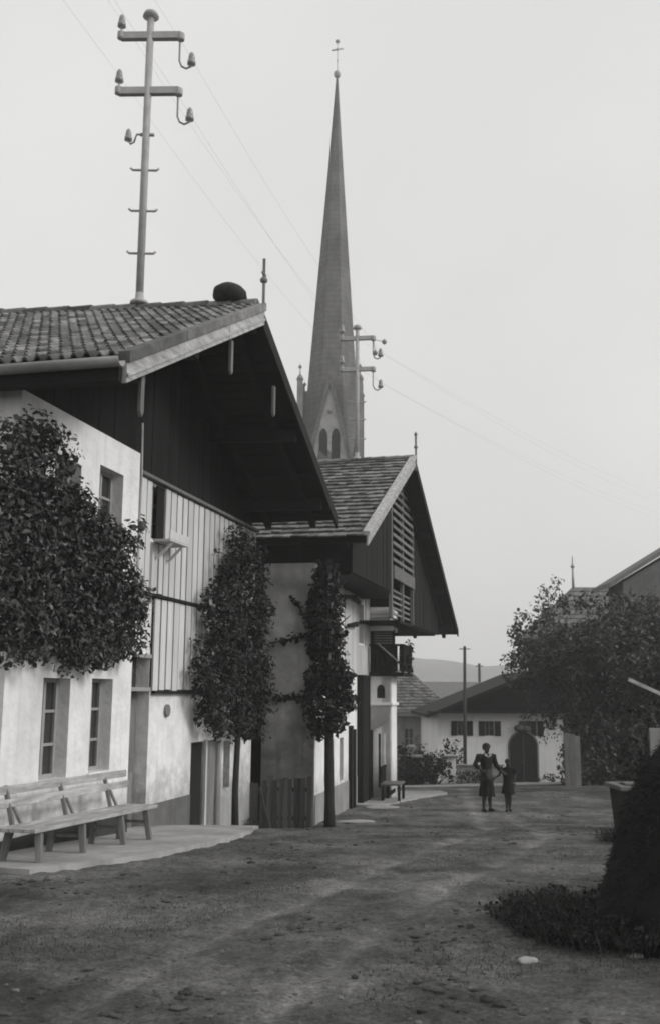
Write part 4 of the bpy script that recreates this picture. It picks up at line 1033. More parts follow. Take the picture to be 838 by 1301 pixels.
# loose stones
def stone(x, y, sx, sy, sz, label, m='trough', rz=0.0):
    bm = bmesh.new(); bmesh.ops.create_icosphere(bm, subdivisions=3, radius=1)
    for v in bm.verts:
        k = 1 + .28 * mnoise.noise(v.co * 1.3 + Vector((x, y, 0))) + .08 * mnoise.noise(v.co * 4 + Vector((y, x, 0)))
        v.co = Vector((v.co.x * sx * k, v.co.y * sy * k, max(v.co.z, -.3) * sz * k))
    me = bpy.data.meshes.new('stone'); bm.to_mesh(me); bm.free(); me.materials.append(M[m])
    for p_ in me.polygons: p_.use_smooth = True
    o = bpy.data.objects.new('stone', me); COL.objects.link(o); o.location = (x, y, gh_(x, y) + sz * .2); o.rotation_euler = (0, 0, rz); tag(o, label, 'stone')
stone(1.19, 6.42, .065, .038, .026, 'flat white stone lying in front of the dark weeds', 'slab', .3)
stone(1.86, 6.55, .05, .04, .02, 'small pale stone at the foot of the dark mound', 'slab')
p = H2.W(.6, -.75, 0); stone(p[0], p[1], .42, .16, .05, 'pale stepping stone at the foot of the corner climber trunk', 'slab', .2)
p = H2.W(4.4, -.75, 0); stone(p[0], p[1], .45, .22, .05, 'pale stepping stone before the dark porch door', 'slab', .2)

# ------------------------------------------------------------------ PLANTS
def wall_climber(label, fr, poly, wc, thick, root_u, root_z, trunk_top, loc, n_clumps, per, size, mleaf, cr=(.14, .3)):
    t_ = thing('espalier_tree', label, 'climbing plant', loc)
    us = [p[0] for p in poly]; zs = [p[1] for p in poly]
    C_ = []; Rr = []
    tries = 0
    while len(C_) < n_clumps and tries < 20000:
        tries += 1
        u, z = rnd.uniform(min(us), max(us)), rnd.uniform(min(zs), max(zs))
        if not inside(poly, u, z): continue
        bulge = .55 + .45 * mnoise.noise(Vector((u * .9, z * .9, 5)))
        wv = wc - thick * rnd.uniform(-.55, .5) * (.4 + bulge)
        C_.append(fr.W(u, wv, z)); Rr.append(rnd.uniform(*cr))
    P, Nn = clump_points(C_, Rr, per)
    Nn = Nn - fr.w * .5 + np.array([0, 0, .2])
    foliage('foliage', P, Nn, size, mleaf, t_)
    b = MB()
    base = fr.W(root_u, wc, root_z)
    pts = [base + np.array([0, 0, -.1]), base + (fr.W(root_u - .05, wc, root_z + (trunk_top - root_z) * .4) - base), fr.W(root_u + .04, wc, trunk_top), fr.W(root_u - .02, wc, trunk_top + .8)]
    b.tube(pts, [.075, .062, .055, .045], 8); b.build('trunk', M['bark'], t_)
    b = MB()
    zmin, zmax = min(zs), max(zs)
    for k in range(7):
        z0 = trunk_top + (zmax - trunk_top) * k / 7.5
        for sgn in (-1, 1):
            ln = .3
            while ln < 3 and inside(poly, root_u + sgn * (ln + .3), z0 + .1): ln += .2
            b.tube([fr.W(root_u, wc, z0), fr.W(root_u + sgn * ln * .5, wc + .03, z0 + .12), fr.W(root_u + sgn * ln, wc + .05, z0 + .22)], [.035, .025, .012], 6)
    b.tube([fr.W(root_u, wc, trunk_top), fr.W(root_u + .05, wc, zmax - .4)], [.05, .02], 6)
    b.build('branch', M['bark'], t_)
    return t_
E1 = [(-2.3, 4.35), (-2.35, 4.78), (-2.0, 4.93), (-1.6, 5.0), (-1.2, 4.99), (-0.9, 4.84), (-0.86, 4.5), (-0.55, 4.3), (-0.1, 4.32), (0.15, 4.12), (0.55, 4.02), (0.75, 4.22), (1.02, 4.2), (0.85, 3.95), (0.52, 3.7), (0.62, 3.6), (1.2, 3.72), (1.5, 3.3), (1.28, 2.62), (0.86, 2.42), (-0.07, 2.34), (-1.26, 2.44), (-2.2, 2.38), (-2.6, 2.5)]
wall_climber('broad dark leafy espalier covering the plaster bay between its lower and upper windows', H1, E1, -.52, .3, -2.45, .25, 2.4, H1.W(-2.45, -.5, .25), 600, 1250, .066, M['leaf'], cr=(.07, .24))
E2 = [(5.9, 4.95), (6.9, 4.9), (7.6, 4.5), (7.9, 3.6), (8.1, 2.6), (8.15, 1.7), (7.7, 1.22), (6.6, 1.2), (5.6, 1.28), (4.85, 1.4), (4.5, 1.8), (4.3, 2.3), (4.3, 2.7), (4.85, 3.1), (4.7, 3.6), (5.1, 4.05), (5.5, 4.5)]
wall_climber('tall dark leafy climber with a thin bare trunk against the white boarded wall', H1, E2, -.34, .3, 6.3, -.4, 1.2, H1.W(6.3, -.34, -.4), 540, 1250, .066, M['leaf_dark'], cr=(.07, .23))
# column climber at the corner of the second house
t_ = thing('espalier_tree', 'narrow column of climbing foliage on a thick trunk at the corner of the second farmhouse', 'climbing plant', (.03, 21.55, -.66))
tab = [(1.25, 398, 430), (1.55, 392, 447), (1.9, 391, 450), (2.3, 394, 450), (2.8, 394, 444), (3.2, 393, 439), (3.7, 394, 433), (4.2, 401, 431), (4.55, 407, 423)]
C_ = []; Rr = []
for i in range(300):
    z = rnd.uniform(1.2, 4.6)
    l = np.interp(z, [a[0] for a in tab], [a[1] for a in tab]); r_ = np.interp(z, [a[0] for a in tab], [a[2] for a in tab])
    x0, x1 = (l - 419) * .0164, (r_ - 419) * .0164
    hwid = (x1 - x0) / 2; a = rnd.uniform(0, 2 * math.pi); q = math.sqrt(rnd.random())
    C_.append(((x0 + x1) / 2 + hwid * .95 * q * math.cos(a), 21.45 + .42 * q * math.sin(a), z)); Rr.append(rnd.uniform(.12, .22))
for (u0, z0, u1, z1, k) in ((.02, 3.45, .50, 4.0, 9), (0.0, 3.2, .92, 3.04, 12), (0.0, 1.95, .92, 1.84, 14)):           # trained side arms on the end wall
    for i in range(k):
        s_ = i / (k - 1); C_.append(H2.W(-.16, u0 + (u1 - u0) * s_, z0 + (z1 - z0) * s_ + rnd.uniform(-.03, .03))); Rr.append(rnd.uniform(.06, .12) * (1.2 - .4 * s_))
P, Nn = clump_points(C_, Rr, 900); Nn[:, 1] -= .3
foliage('foliage', P, Nn, .095, M['leaf_dark'], t_)
b = MB(); b.tube([(.04, 21.5, -.85), (.03, 21.5, -.2), (.02, 21.5, .6), (.0, 21.48, 1.4), (.02, 21.5, 2.6), (-.05, 21.55, 3.6)], [.13, .105, .10, .09, .06, .03], 10); b.build('trunk', M['bark'], t_)
b = MB()
for (u0, z0, u1, z1) in ((.02, 3.3, .50, 4.0), (0.0, 3.2, .92, 3.04), (0.0, 1.95, .92, 1.84)): b.tube([(.02, 21.5, z0 - .2), H2.W(-.12, u0, z0), H2.W(-.1, u1, z1)], [.04, .03, .012], 6)
for k in range(12):
    z = 1.3 + k * .25; a = rnd.uniform(0, 6.28); b.tube([(.02, 21.5, z), (.02 + .25 * math.cos(a), 21.5 + .2 * math.sin(a), z + .15), (.02 + .42 * math.cos(a), 21.5 + .3 * math.sin(a), z + .3)], [.03, .02, .008], 5)
b.build('branch', M['bark'], t_)

# leafy plants on the balcony rail
bp_ = thing('balcony_plants', 'trailing plants hanging over the dark balcony rail of the white wing', 'plants', H2.W(7.2, -1.0, 3.3))
C_ = [H2.W(WU - .12 + rnd.uniform(-.12, .1), rnd.uniform(-1.05, -.1), rnd.uniform(2.55, 3.1)) for _ in range(16)] + [H2.W(WU + rnd.uniform(0, 1.6), -1.02 + rnd.uniform(-.08, .05), rnd.uniform(2.6, 3.5)) for _ in range(22)]
P, Nn = clump_points(C_, [rnd.uniform(.06, .14) for _ in C_], 1500); foliage('foliage', P, Nn, .075, M['leaf_dark'], bp_)
b = MB(); b.box(0, 0, 0, 0, 0, 0) if False else None
for i in range(6): p = H2.W(WU + .1 + i * .25, -1.0, 2.6); b.tube([p, p + np.array([.02, 0, .35]), p + np.array([.05, -.02, .7])], [.01, .008, .005], 5)
b.build('stem', M['bark'], bp_)

def grow(b, p, d, ln, rad, depth, tips):
    p = np.array(p, float); d = np.array(d, float) / np.linalg.norm(d)
    mid = p + d * ln * .5 + np.array([rnd.uniform(-1, 1), rnd.uniform(-1, 1), .3]) * ln * .08
    e = p + d * ln + np.array([rnd.uniform(-1, 1), rnd.uniform(-1, 1), .5]) * ln * .1
    b.tube([p, mid, e], [rad, rad * .82, rad * .62], 7 if depth > 1 else 5)
    if depth == 0: tips.append(e); tips.append(mid); return
    for k in range(rnd.choice((2, 3, 3))):
        a = rnd.uniform(0, 6.28); sp = rnd.uniform(.45, .95)
        dd = d + np.array([math.cos(a) * sp, math.sin(a) * sp, rnd.uniform(-.15, .45)])
        grow(b, e if k else mid + (e - mid) * .6, dd, ln * rnd.uniform(.6, .85), rad * .6, depth - 1, tips)
def tree(name, label, x, y, trunk_h, rad, first, depth, cr, per, size, mleaf, stems=1, spread=.5, clip=None, group=None, extra=()):
    z = g(x, y)
    t_ = thing(name, label, 'tree' if 'tree' in name else 'bush', (x, y, z), 0, group)
    b = MB(); bl = MB(); tips = []
    for s_ in range(stems):
        a = 6.28 * s_ / max(stems, 1) + rnd.uniform(0, 1); off = 0 if stems == 1 else spread
        bx_, by_ = x + math.cos(a) * off * .5, y + math.sin(a) * off * .5
        top = (bx_ + math.cos(a) * off * .6, by_ + math.sin(a) * off * .6, z + trunk_h)
        b.tube([(bx_, by_, z - .2), (bx_ + .04, by_, z + trunk_h * .5), top], [rad * 1.25, rad, rad * .85], 9)
        for k in range(4):
            aa = 6.28 * k / 4 + rnd.uniform(-.5, .5)
            grow(bl, top, (math.cos(aa) * .8 + math.cos(a) * off * .3, math.sin(aa) * .8, rnd.uniform(.5, 1.2)), first, rad * .55, depth, tips)
    b.build('trunk', M['bark'], t_); bl.build('limb', M['bark'], t_)
    tips = [p for p in tips if clip is None or clip(p)] + [np.array(p) for p in extra]
    C_ = []; Rr = []
    for p in tips:
        for q in range(2): C_.append(p + rng.normal(0, cr * .55, 3)); Rr.append(cr * rnd.uniform(.55, 1.15))
    P, Nn = clump_points(C_, Rr, per)
    foliage('crown', P, Nn, size, mleaf, t_, jitter=.8)
    return t_
def ell(cx, cy, cz, rx, ry, rz, n):
    o = []
    while len(o) < n:
        d = rng.normal(0, 1, 3); d /= np.linalg.norm(d); k = rnd.uniform(.35, 1) ** .5
        o.append((cx + d[0] * rx * k, cy + d[1] * ry * k, cz + d[2] * rz * k))
    return o
def shoots(L_): return [(x + .06 * math.sin(7 * k + x), y, z + h * k / 5) for x, y, z, h in L_ for k in range(6) if rnd.random() < .85]
tree('apple_tree', 'loose crowned apple tree leaning over the cottage roof, left of the bush mass', 9.15, 39.0, 3.0, .13, 1.1, 3, .26, 330, .11, M['leaf_mid'], clip=lambda p: 6.9 < p[0] < 10.8 and p[2] < 5.9, extra=ell(8.4, 39.0, 3.3, 1.0, .9, 1.5, 44) + ell(7.3, 39.2, 2.9, .45, .5, 1.1, 12) + shoots([(7.0, 39, 3.2, 1.3), (7.25, 39.2, 3.9, 1.0), (7.6, 39, 4.3, .7), (6.85, 39, 2.6, .8), (8.0, 39, 4.6, .9), (8.35, 39.3, 5.0, 1.0), (8.7, 39, 5.2, .9), (9.0, 39.1, 5.1, .7)]) + ell(7.9, 39.0, 1.3, .6, .5, .8, 14))
tree('bushy_tree', 'dense dark bushy tree reaching to the ground right of the white cottage', 9.6, 37.2, 2.4, .16, 1.1, 3, .42, 150, .14, M['leaf_mid'], stems=2, extra=ell(9.8, 36.9, 1.2, 1.5, 1.2, 2.9, 150) + ell(10.1, 37.2, 4.2, 1.6, 1.2, 1.5, 62) + ell(9.0, 36.6, -.4, .9, .9, 1.1, 30), clip=lambda p: p[2] < 5.9)
tree('bushy_tree', 'broad dark bushy tree before the big gabled house at the right edge', 12.1, 38.2, 2.6, .17, 1.2, 3, .45, 140, .14, M['leaf_mid'], stems=2, extra=ell(11.9, 37.8, 1.2, 1.9, 1.2, 2.9, 170) + ell(12.2, 38, 4.0, 1.8, 1.2, 1.5, 90), clip=lambda p: p[2] < 5.7)
tree('bushy_tree', 'dark bushy tree partly outside the right edge behind the grey post', 11.2, 31.5, 1.8, .14, .9, 3, .38, 160, .12, M['leaf_dark'], stems=2, extra=ell(11.0, 31.2, .6, 1.4, 1.0, 1.9, 90), clip=lambda p: p[2] < 3.4)
def bush(name, label, x, y, rx, ry, h, n, cr, per, size, mleaf, group=None, m_stem='bark'):
    z = g(x, y); t_ = thing(name, label, 'bush', (x, y, z), 0, group)
    C_ = []; b = MB()
    for i in range(n):
        a = rnd.uniform(0, 6.28); q = math.sqrt(rnd.random()); hh = h * (1 - .55 * q * q) * rnd.uniform(.35, 1)
        c = np.array([x + rx * q * math.cos(a), y + ry * q * math.sin(a), z + hh]); C_.append(c)
        if i % 3 == 0: b.tube([(x + rx * .25 * q * math.cos(a), y + ry * .25 * q * math.sin(a), z - .05), c], [.02 * max(h, .5), .008], 5)
    b.build('stem', M[m_stem], t_)
    P, Nn = clump_points(C_, [cr * rnd.uniform(.6, 1.2) for _ in C_], per)
    foliage('foliage', P, Nn, size, mleaf, t_, jitter=.9)
    return t_
bush('garden_bush', 'dark round bush between the small bench and the garden urn', 2.75, 40.6, .5, .5, 1.5, 26, .26, 420, .12, M['leaf_dark'])
bush('garden_bush', 'tall dark bush right behind the garden urn', 3.75, 43.2, .4, .4, 2.1, 24, .25, 420, .12, M['leaf_dark'])
bush('garden_bush', 'wide dark bush before the grey house, touching the white gate pillar', 4.15, 41.6, .65, .5, 1.35, 36, .26, 420, .12, M['leaf_dark'])
bush('garden_bush', 'leafy bush standing behind the white gate pillar', 5.3, 45.2, .5, .4, 2.0, 24, .24, 420, .12, M['leaf_dark'])
bush('garden_bush', 'low dark plants along the foot of the garden wall', 6.0, 43.6, 1.0, .25, .5, 24, .2, 420, .1, M['leaf_dark'])
bush('garden_bush', 'small dark plants at the cottage foot right of the arched door', 10.0, 47.5, .8, .25, .35, 16, .18, 420, .1, M['leaf_dark'])
bush('elder_bush', 'dark leafy bush growing round the grey post behind the water trough', 6.7, 20.0, 1.1, .7, 3.0, 90, .3, 420, .1, M['leaf_dark'])
bush('garden_bush', 'dark planting under the urn pedestal', 3.2, 41.2, .9, .3, .75, 30, .24, 420, .12, M['leaf_dark'])
for i, (x, y, h, lb) in enumerate(((10.0, 66, 5.0, 'grey hazy tree behind the barn roof'), (10.9, 67, 4.2, 'smaller grey tree right of the hazy one behind the cottage roof'))):
    tree('orchard_tree', lb, x, y, h * .45, .14, h * .2, 2, .5, 90, .2, M['leaf_mid'])

# shaggy dark heap at the right edge
HX, HY = 2.66, 7.0
hp_ = thing('hay_heap', 'tall shaggy dark heap of hay at the right edge of the foreground', 'heap', (HX, HY, g(HX, HY)))
zb = g(HX, HY)
prof = [(.84, -.1), (.83, .1), (.79, .3), (.73, .5), (.67, .72), (.59, .92), (.49, 1.12), (.34, 1.29), (.06, 1.42)]
prof = [(r * 1.05, z) for r, z in prof]
b = MB(); V = []; F = []; nS = 48
PR = [np.interp(np.linspace(0, 8, 33), range(9), [p[i] for p in prof]) for i in (0, 1)]
for r, z in zip(*PR):
    for k in range(nS):
        a = 6.283 * k / nS; d = Vector((math.cos(a) * 2.2, math.sin(a) * 2.2, z * 2.4)); kk = 1 + .05 * mnoise.noise(d * .8) + .03 * mnoise.noise(d * 2.6) + .035 * mnoise.noise(d * 9)
        V.append((HX + r * kk * math.cos(a), HY + r * kk * math.sin(a), zb + z))
for i in range(32):
    for k in range(nS): F.append((i * nS + k, i * nS + (k + 1) % nS, (i + 1) * nS + (k + 1) % nS, (i + 1) * nS + k))
F.append(tuple(32 * nS + k for k in range(nS)))
b.add(V, F, smooth=True); b.build('mound', M['straw'], hp_)
def strands(name, n, fn, ln, wd, m, parent=None, loc=None, droop=.5):
    v = []; f = []
    for i in range(n):
        p, d = fn(); p = np.array(p); d = np.array(d, float); d /= np.linalg.norm(d)
        l_ = ln * rnd.uniform(.5, 1.4); s_ = np.cross(d, rng.normal(0, 1, 3)); s_ /= np.linalg.norm(s_); s_ *= wd * rnd.uniform(.6, 1.3)
        m_ = p + d * l_ * .55; e = p + d * l_ + np.array([0, 0, -droop * l_ * .5])
        k = len(v); v += [p - s_, p + s_, m_ + s_ * .7, m_ - s_ * .7, e]; f += [[k, k + 1, k + 2, k + 3], [k + 3, k + 2, k + 4]]
    b = MB(); b.v = v; b.f = f; b.smooth = [False] * len(f)
    return b.build(name, m, parent, loc, fix=False)
def heap_pt():
    t_ = rnd.random() ** .8; z = t_ * 1.33; r = np.interp(z, [p[1] for p in prof], [p[0] for p in prof]); a = rnd.uniform(0, 6.283)
    return (HX + r * math.cos(a), HY + r * math.sin(a), zb + z), (math.cos(a) * .35 + rnd.uniform(-1, 1), math.sin(a) * .35 + rnd.uniform(-1, 1), rnd.uniform(-.8, .6))
strands('straw', 16000, heap_pt, .06, .003, M['straw'], hp_, droop=.5)

def weed_clump(label, x, y, rx, ry, h, n, m, rise=None):
    t_ = thing('weed_clump', label, 'weeds', (x, y, gh_(x, y)))
    def fn():
        a = rnd.uniform(0, 6.283); q = math.sqrt(rnd.random()); q *= .8 + .4 * mnoise.noise(Vector((math.cos(a) * 1.8, math.sin(a) * 1.8, x))) + .22 * mnoise.noise(Vector((math.cos(a) * 6, math.sin(a) * 6, x))) + rnd.gauss(0, .07)
        px_, py_ = x + rx * q * math.cos(a), y + ry * q * math.sin(a)
        up = rise(px_, py_) * rnd.random() ** .6 if rise else 0
        return (px_, py_, gh_(px_, py_) - .01 + up), (math.cos(a) * .5 * q + rnd.uniform(-.5, .5), math.sin(a) * .5 * q + rnd.uniform(-.5, .5), 1)
    strands('stem', n, fn, h * 1.2, .0025, M['stalk'], t_, droop=.4)
    P = []; Nn = []
    for i in range(n):
        p, d = fn(); P.append(np.array(p) + np.array(d) * h * rnd.uniform(.05, .8)); Nn.append((d[0], d[1], .8))
    foliage('foliage', P, Nn, .028, m, t_, jitter=1.2)
weed_clump('wide patch of dark weeds rising from the street to the hay heap', 1.78, 7.45, .62, 1.15, .13, 9000, M['leaf_dark'], rise=lambda x, y: .02 + .2 * max(0, min(1, (x - 1.3 - .1 * (y - 6.5)) / .9)) * (.7 + .8 * mnoise.noise(Vector((x * 5, y * 5, 3)))))
weed_clump('small dark weed tuft on the street beside the trough', 3.95, 14.3, .34, .42, .2, 700, M['leaf_dark'])
weed_clump('dark tuft of weeds at the left foot of the plank fence', -1.6, 20.75, .16, .2, .3, 260, M['leaf_dark'])

# short grass and pebbles of the street (nobody could count them)
v = []; f = []
def blade(x, y, h):
    z = gh_(x, y); a = rnd.uniform(0, 6.283); wd = .004 + .003 * rnd.random(); dx, dy = math.cos(a) * wd, math.sin(a) * wd; lx, ly = rnd.uniform(-.6, .6) * h, rnd.uniform(-.6, .6) * h
    k = len(v); v.extend([(x - dx, y - dy, z - .01), (x + dx, y + dy, z - .01), (x + lx, y + ly, z + h)]); f.append([k, k + 1, k + 2])
def blocked(x, y):
    q = np.array([x, y, 0]) - H1.o; u, w_ = q @ H1.u, q @ H1.w
    if w_ > -1.9 and -2.8 < u < 8.3 and (w_ > -.1 or u < 6.3): return True
    q = np.array([x, y, 0]) - H2.o; u, w_ = q @ H2.u, q @ H2.w
    return w_ > -.05 and u > -.1
tries = 0
while len(f) < 16000 and tries < 120000:
    tries += 1
    y = 4.6 + 27 * rnd.random() ** 1.7; x = rnd.uniform(-.42 * y - .3, .36 * y + .3)
    dens = mnoise.fractal(Vector((x * .55, y * .35, 7)), 1.0, 2.0, 4)
    if dens < .05 + .35 * rnd.random() or blocked(x, y): continue
    if seg_dist(np.array([x]), np.array([y]), RUTS[0])[0] < .28 or seg_dist(np.array([x]), np.array([y]), RUTS[1])[0] < .28: continue
    for q in range(3): blade(x + rnd.gauss(0, .06), y + rnd.gauss(0, .06), rnd.uniform(.008, .026))
b = MB(); b.v = v; b.f = f; b.smooth = [False] * len(f)
gr = kind(b.build('grass', M['grass'], fix=False), 'stuff')
bm = bmesh.new(); n = 0
while n < 1500:
    y = 4.6 + 24 * rnd.random() ** 1.5; x = rnd.uniform(-.42 * y - .3, .36 * y + .3)
    if blocked(x, y): continue
    s_ = .005 + .014 * rnd.random() ** 6
    r_ = bmesh.ops.create_icosphere(bm, subdivisions=1, radius=s_)
    for q in r_['verts']:
        q.co = Vector((q.co.x * rnd.uniform(.8, 1.5), q.co.y * rnd.uniform(.8, 1.4), q.co.z * rnd.uniform(.4, .8))) + Vector((x, y, gh_(x, y) + s_ * .15))
    n += 1
me = bpy.data.meshes.new('gravel'); bm.to_mesh(me); bm.free(); me.materials.append(M['pebble'])
pe = bpy.data.objects.new('gravel', me); COL.objects.link(pe); pe['kind'] = 'stuff'

bm = bmesh.new(); n = 0; tries = 0
while n < 1500 and tries < 40000:
    tries += 1
    y = 4.6 + 26 * rnd.random() ** 1.4; x = rnd.uniform(-.42 * y - .3, .36 * y + .3)
    if blocked(x, y) or mnoise.fractal(Vector((x * .7, y * .5, 21)), 1.0, 2.0, 4) < .02 + .3 * rnd.random(): continue
    if seg_dist(np.array([x]), np.array([y]), RUTS[0])[0] < .2 or seg_dist(np.array([x]), np.array([y]), RUTS[1])[0] < .2: continue
    s_ = .008 + .026 * rnd.random() ** 3
    r_ = bmesh.ops.create_icosphere(bm, subdivisions=1, radius=s_)
    for q in r_['verts']: q.co = Vector((q.co.x * rnd.uniform(.7, 1.9), q.co.y * rnd.uniform(.7, 1.5), q.co.z * rnd.uniform(.35, .9))) + Vector((x, y, gh_(x, y) + s_ * .1))
    n += 1
me = bpy.data.meshes.new('dirt_clods'); bm.to_mesh(me); bm.free(); me.materials.append(M['clod'])
pe = bpy.data.objects.new('dirt_clods', me); COL.objects.link(pe); pe['kind'] = 'stuff'

# ------------------------------------------------------------------ PEOPLE
def skin_body(name, joints, edges, m, parent, loc, rotz, sub=2):
    names = list(joints); idx = {k: i for i, k in enumerate(names)}
    me = bpy.data.meshes.new(name); me.from_pydata([joints[k][0] for k in names], [(idx[a], idx[c]) for a, c in edges], [])
    o = bpy.data.objects.new(name, me); COL.objects.link(o)
    sk = o.modifiers.new('skin', 'SKIN'); sk.use_smooth_shade = True
    for i, k in enumerate(names):
        r = joints[k][1]; me.skin_vertices[0].data[i].radius = r if isinstance(r, tuple) else (r, r)
        me.skin_vertices[0].data[i].use_root = (i == 0)
    sb_ = o.modifiers.new('sub', 'SUBSURF'); sb_.levels = sub; sb_.render_levels = sub
    dg = bpy.context.evaluated_depsgraph_get(); nm_ = bpy.data.meshes.new_from_object(o.evaluated_get(dg))
    o.modifiers.clear(); o.data = nm_; nm_.materials.clear(); nm_.materials.append(m)
    for p_ in nm_.polygons: p_.use_smooth = True
    if parent: o.parent = parent
    return o
def figure(label, x, y, h, rotz, woman):
    z = gh_(x, y); k = h
    t_ = thing('person', label, 'person', (x, y, z), rotz)
    # local space: faces -Y, metres scaled by height
    J = {}; E_ = []
    def j(n, p, r, frm=None):
        J[n] = (tuple(c * k for c in p), r * k if not isinstance(r, tuple) else tuple(c * k for c in r))
        if frm: E_.append((frm, n))
    j('pelvis', (0, 0, .53), (.085, .062)); j('waist', (0, .005, .61), (.07, .052), 'pelvis'); j('chest', (0, .01, .72), (.088, .06), 'waist'); j('upchest', (0, .01, .79), (.07, .05), 'chest')
    j('neck', (0, .005, .845), .028, 'upchest'); j('jaw', (.004, -.012, .885), (.036, .044), 'neck'); j('skull', (.006, -.004, .935), (.047, .055), 'jaw'); j('crown', (.006, .004, .972), (.034, .04), 'skull')
    lift = .03 if woman else .0
    for s_, n in ((1, 'l'), (-1, 'r')):
        fx = .055 if woman else .028
        j('hip' + n, (s_ * .05, 0, .49), .06, 'pelvis'); j('knee' + n, (s_ * (.045 if woman else .035), -.012, .27), .038, 'hip' + n); j('calf' + n, (s_ * .05 if woman else s_ * .03, .008, .19), .036, 'knee' + n); j('ankle' + n, (s_ * fx, .01, .04), .021, 'calf' + n)
        j('ball' + n, (s_ * (fx + .012), -.055, .016), (.026, .014), 'ankle' + n); j('toe' + n, (s_ * (fx + .018), -.09, .013), (.018, .01), 'ball' + n)
        j('sh' + n, (s_ * .105, .01, .795), .036, 'upchest')
    def arm(n, s_, el, wr, hd):
        j('el' + n, el, .025, 'sh' + n); j('wr' + n, wr, .016, 'el' + n); w0 = np.array(wr); d = np.array(hd) - w0; d /= np.linalg.norm(d)
        palm = w0 + d * .035; j('palm' + n, tuple(palm), (.022, .011), 'wr' + n)
        side = np.cross(d, (0, -1, 0)); side /= max(np.linalg.norm(side), 1e-6); bend = np.cross(side, d)
        for q, (o_, L_) in enumerate(((-.016, .042), (-.0055, .05), (.005, .046), (.015, .036))):
            p0 = palm + side * o_ + d * .014; p1 = p0 + d * L_ * .55; p2 = p1 + (d * .75 + bend * .5) * L_ * .45
            j(f'f{n}{q}a', tuple(p0), .0058, 'palm' + n); j(f'f{n}{q}b', tuple(p1), .0054, f'f{n}{q}a'); j(f'f{n}{q}c', tuple(p2), .0046, f'f{n}{q}b')
        p0 = w0 + d * .022 - side * .018; p1 = p0 + (d * .7 - side * .7) * .022; p2 = p1 + (d * .95 + bend * .3) * .02
        j(f'th{n}a', tuple(p0), .0065, 'palm' + n); j(f'th{n}b', tuple(p1), .006, f'th{n}a'); j(f'th{n}c', tuple(p2), .005, f'th{n}b')
    if woman:
        arm('l', 1, (.155, -.03, .66), (.215, -.075, .575), (.26, -.09, .55)); arm('r', -1, (-.195, .0, .69), (-.13, -.075, .60), (-.09, -.1, .585))
    else:
        arm('l', 1, (.135, .0, .665), (.12, -.035, .545), (.115, -.05, .5)); arm('r', -1, (-.165, -.01, .69), (-.24, -.03, .63), (-.28, -.04, .62))
    bd = skin_body('body', J, E_, M['skin'], t_, None, 0)
    def part(nm_, fn_, m, bev=0):
        b = MB(); fn_(b)
        me = bpy.data.meshes.new(nm_); me.from_pydata([tuple(c * k for c in p) for p in b.v], [], b.f); me.polygons.foreach_set('use_smooth', b.smooth)
        bm = bmesh.new(); bm.from_mesh(me); bmesh.ops.recalc_face_normals(bm, faces=bm.faces); bm.to_mesh(me); bm.free(); me.materials.append(m)
        o = bpy.data.objects.new(nm_, me); COL.objects.link(o); o.parent = t_
        return o
    # face
    def nose(b): b.lathe((.006, -.058, .925), [(.004, .018), (.007, .004), (.010, -.008), (.004, -.013)], 8)
    part('nose', nose, M['skin'])
    def eyes(b):
        for s_ in (-1, 1): b.lathe((.006 + s_ * .019, -.052, .936), [(.0, -.006), (.006, -.003), (.006, .003), (.0, .006)], 8)
    part('eyes', eyes, M['hair'])
    part('mouth', lambda b: b.lathe((.006, -.053, .898), [(.0, -.004), (.015, -.001), (.015, .001), (.0, .003)], 8, 1, .4), M['bagm'])
    def ears(b):
        for s_ in (-1, 1): b.lathe((.006 + s_ * .05, .004, .93), [(.002, -.018), (.008, -.006), (.011, .008), (.003, .018)], 8, .5, 1)
    part('ears', ears, M['skin'])
    def hair(b):
        V = []; F = []
        n, mth = 20, 12
        for i in range(mth + 1):
            ph = math.pi * .5 * i / mth * 1.35
            for q in range(n):
                a = 2 * math.pi * q / n; dx, dy = math.cos(a), math.sin(a)
                front = max(0, -dy)
                ph2 = ph * (1 - .48 * front ** 1.5)
                r = .060 * (1 + .06 * mnoise.noise(Vector((dx * 3, dy * 3, ph * 3))))
                V.append((.006 + r * math.sin(ph2) * dx * (.98), .008 + r * 1.12 * math.sin(ph2) * dy, .944 + .057 * math.cos(ph2)))
        for i in range(mth):
            for q in range(n): F.append((i * n + q, i * n + (q + 1) % n, (i + 1) * n + (q + 1) % n, (i + 1) * n + q))
        b.add(V, F, smooth=True)
        if woman: b.lathe((.006, .072, .915), [(.0, -.03), (.026, -.018), (.03, 0), (.024, .02), (.0, .03)], 10)
    part('hair', hair, M['hair'])
    # dress: one garment with folds
    def dress(b):
        rows = ([(.22, .120, .105), (.30, .112, .098), (.40, .102, .088), (.50, .095, .078), (.575, .083, .066), (.62, .079, .062), (.70, .098, .072), (.76, .106, .072), (.80, .122, .058), (.825, .085, .048), (.84, .048, .042)] if woman else
                [(.335, .135, .115), (.40, .122, .102), (.48, .108, .085), (.56, .092, .07), (.62, .09, .066), (.70, .1, .07), (.77, .112, .066), (.80, .12, .055), (.825, .085, .046), (.845, .046, .04)])
        n = 40; V = []; F = []
        for (z, rx, ry) in rows:
            fold = max(0, (.6 - z)) * .22
            for q in range(n):
                a = 2 * math.pi * q / n; kk = 1 + fold * math.sin(a * 9 + z * 3) * .9 + .02 * mnoise.noise(Vector((math.cos(a) * 2, math.sin(a) * 2, z * 9)))
                V.append((rx * kk * math.cos(a), .006 + ry * kk * math.sin(a), z + (.008 * math.sin(a * 9) if z < .4 else 0)))
        for i in range(len(rows) - 1):
            for q in range(n): F.append((i * n + q, i * n + (q + 1) % n, (i + 1) * n + (q + 1) % n, (i + 1) * n + q))
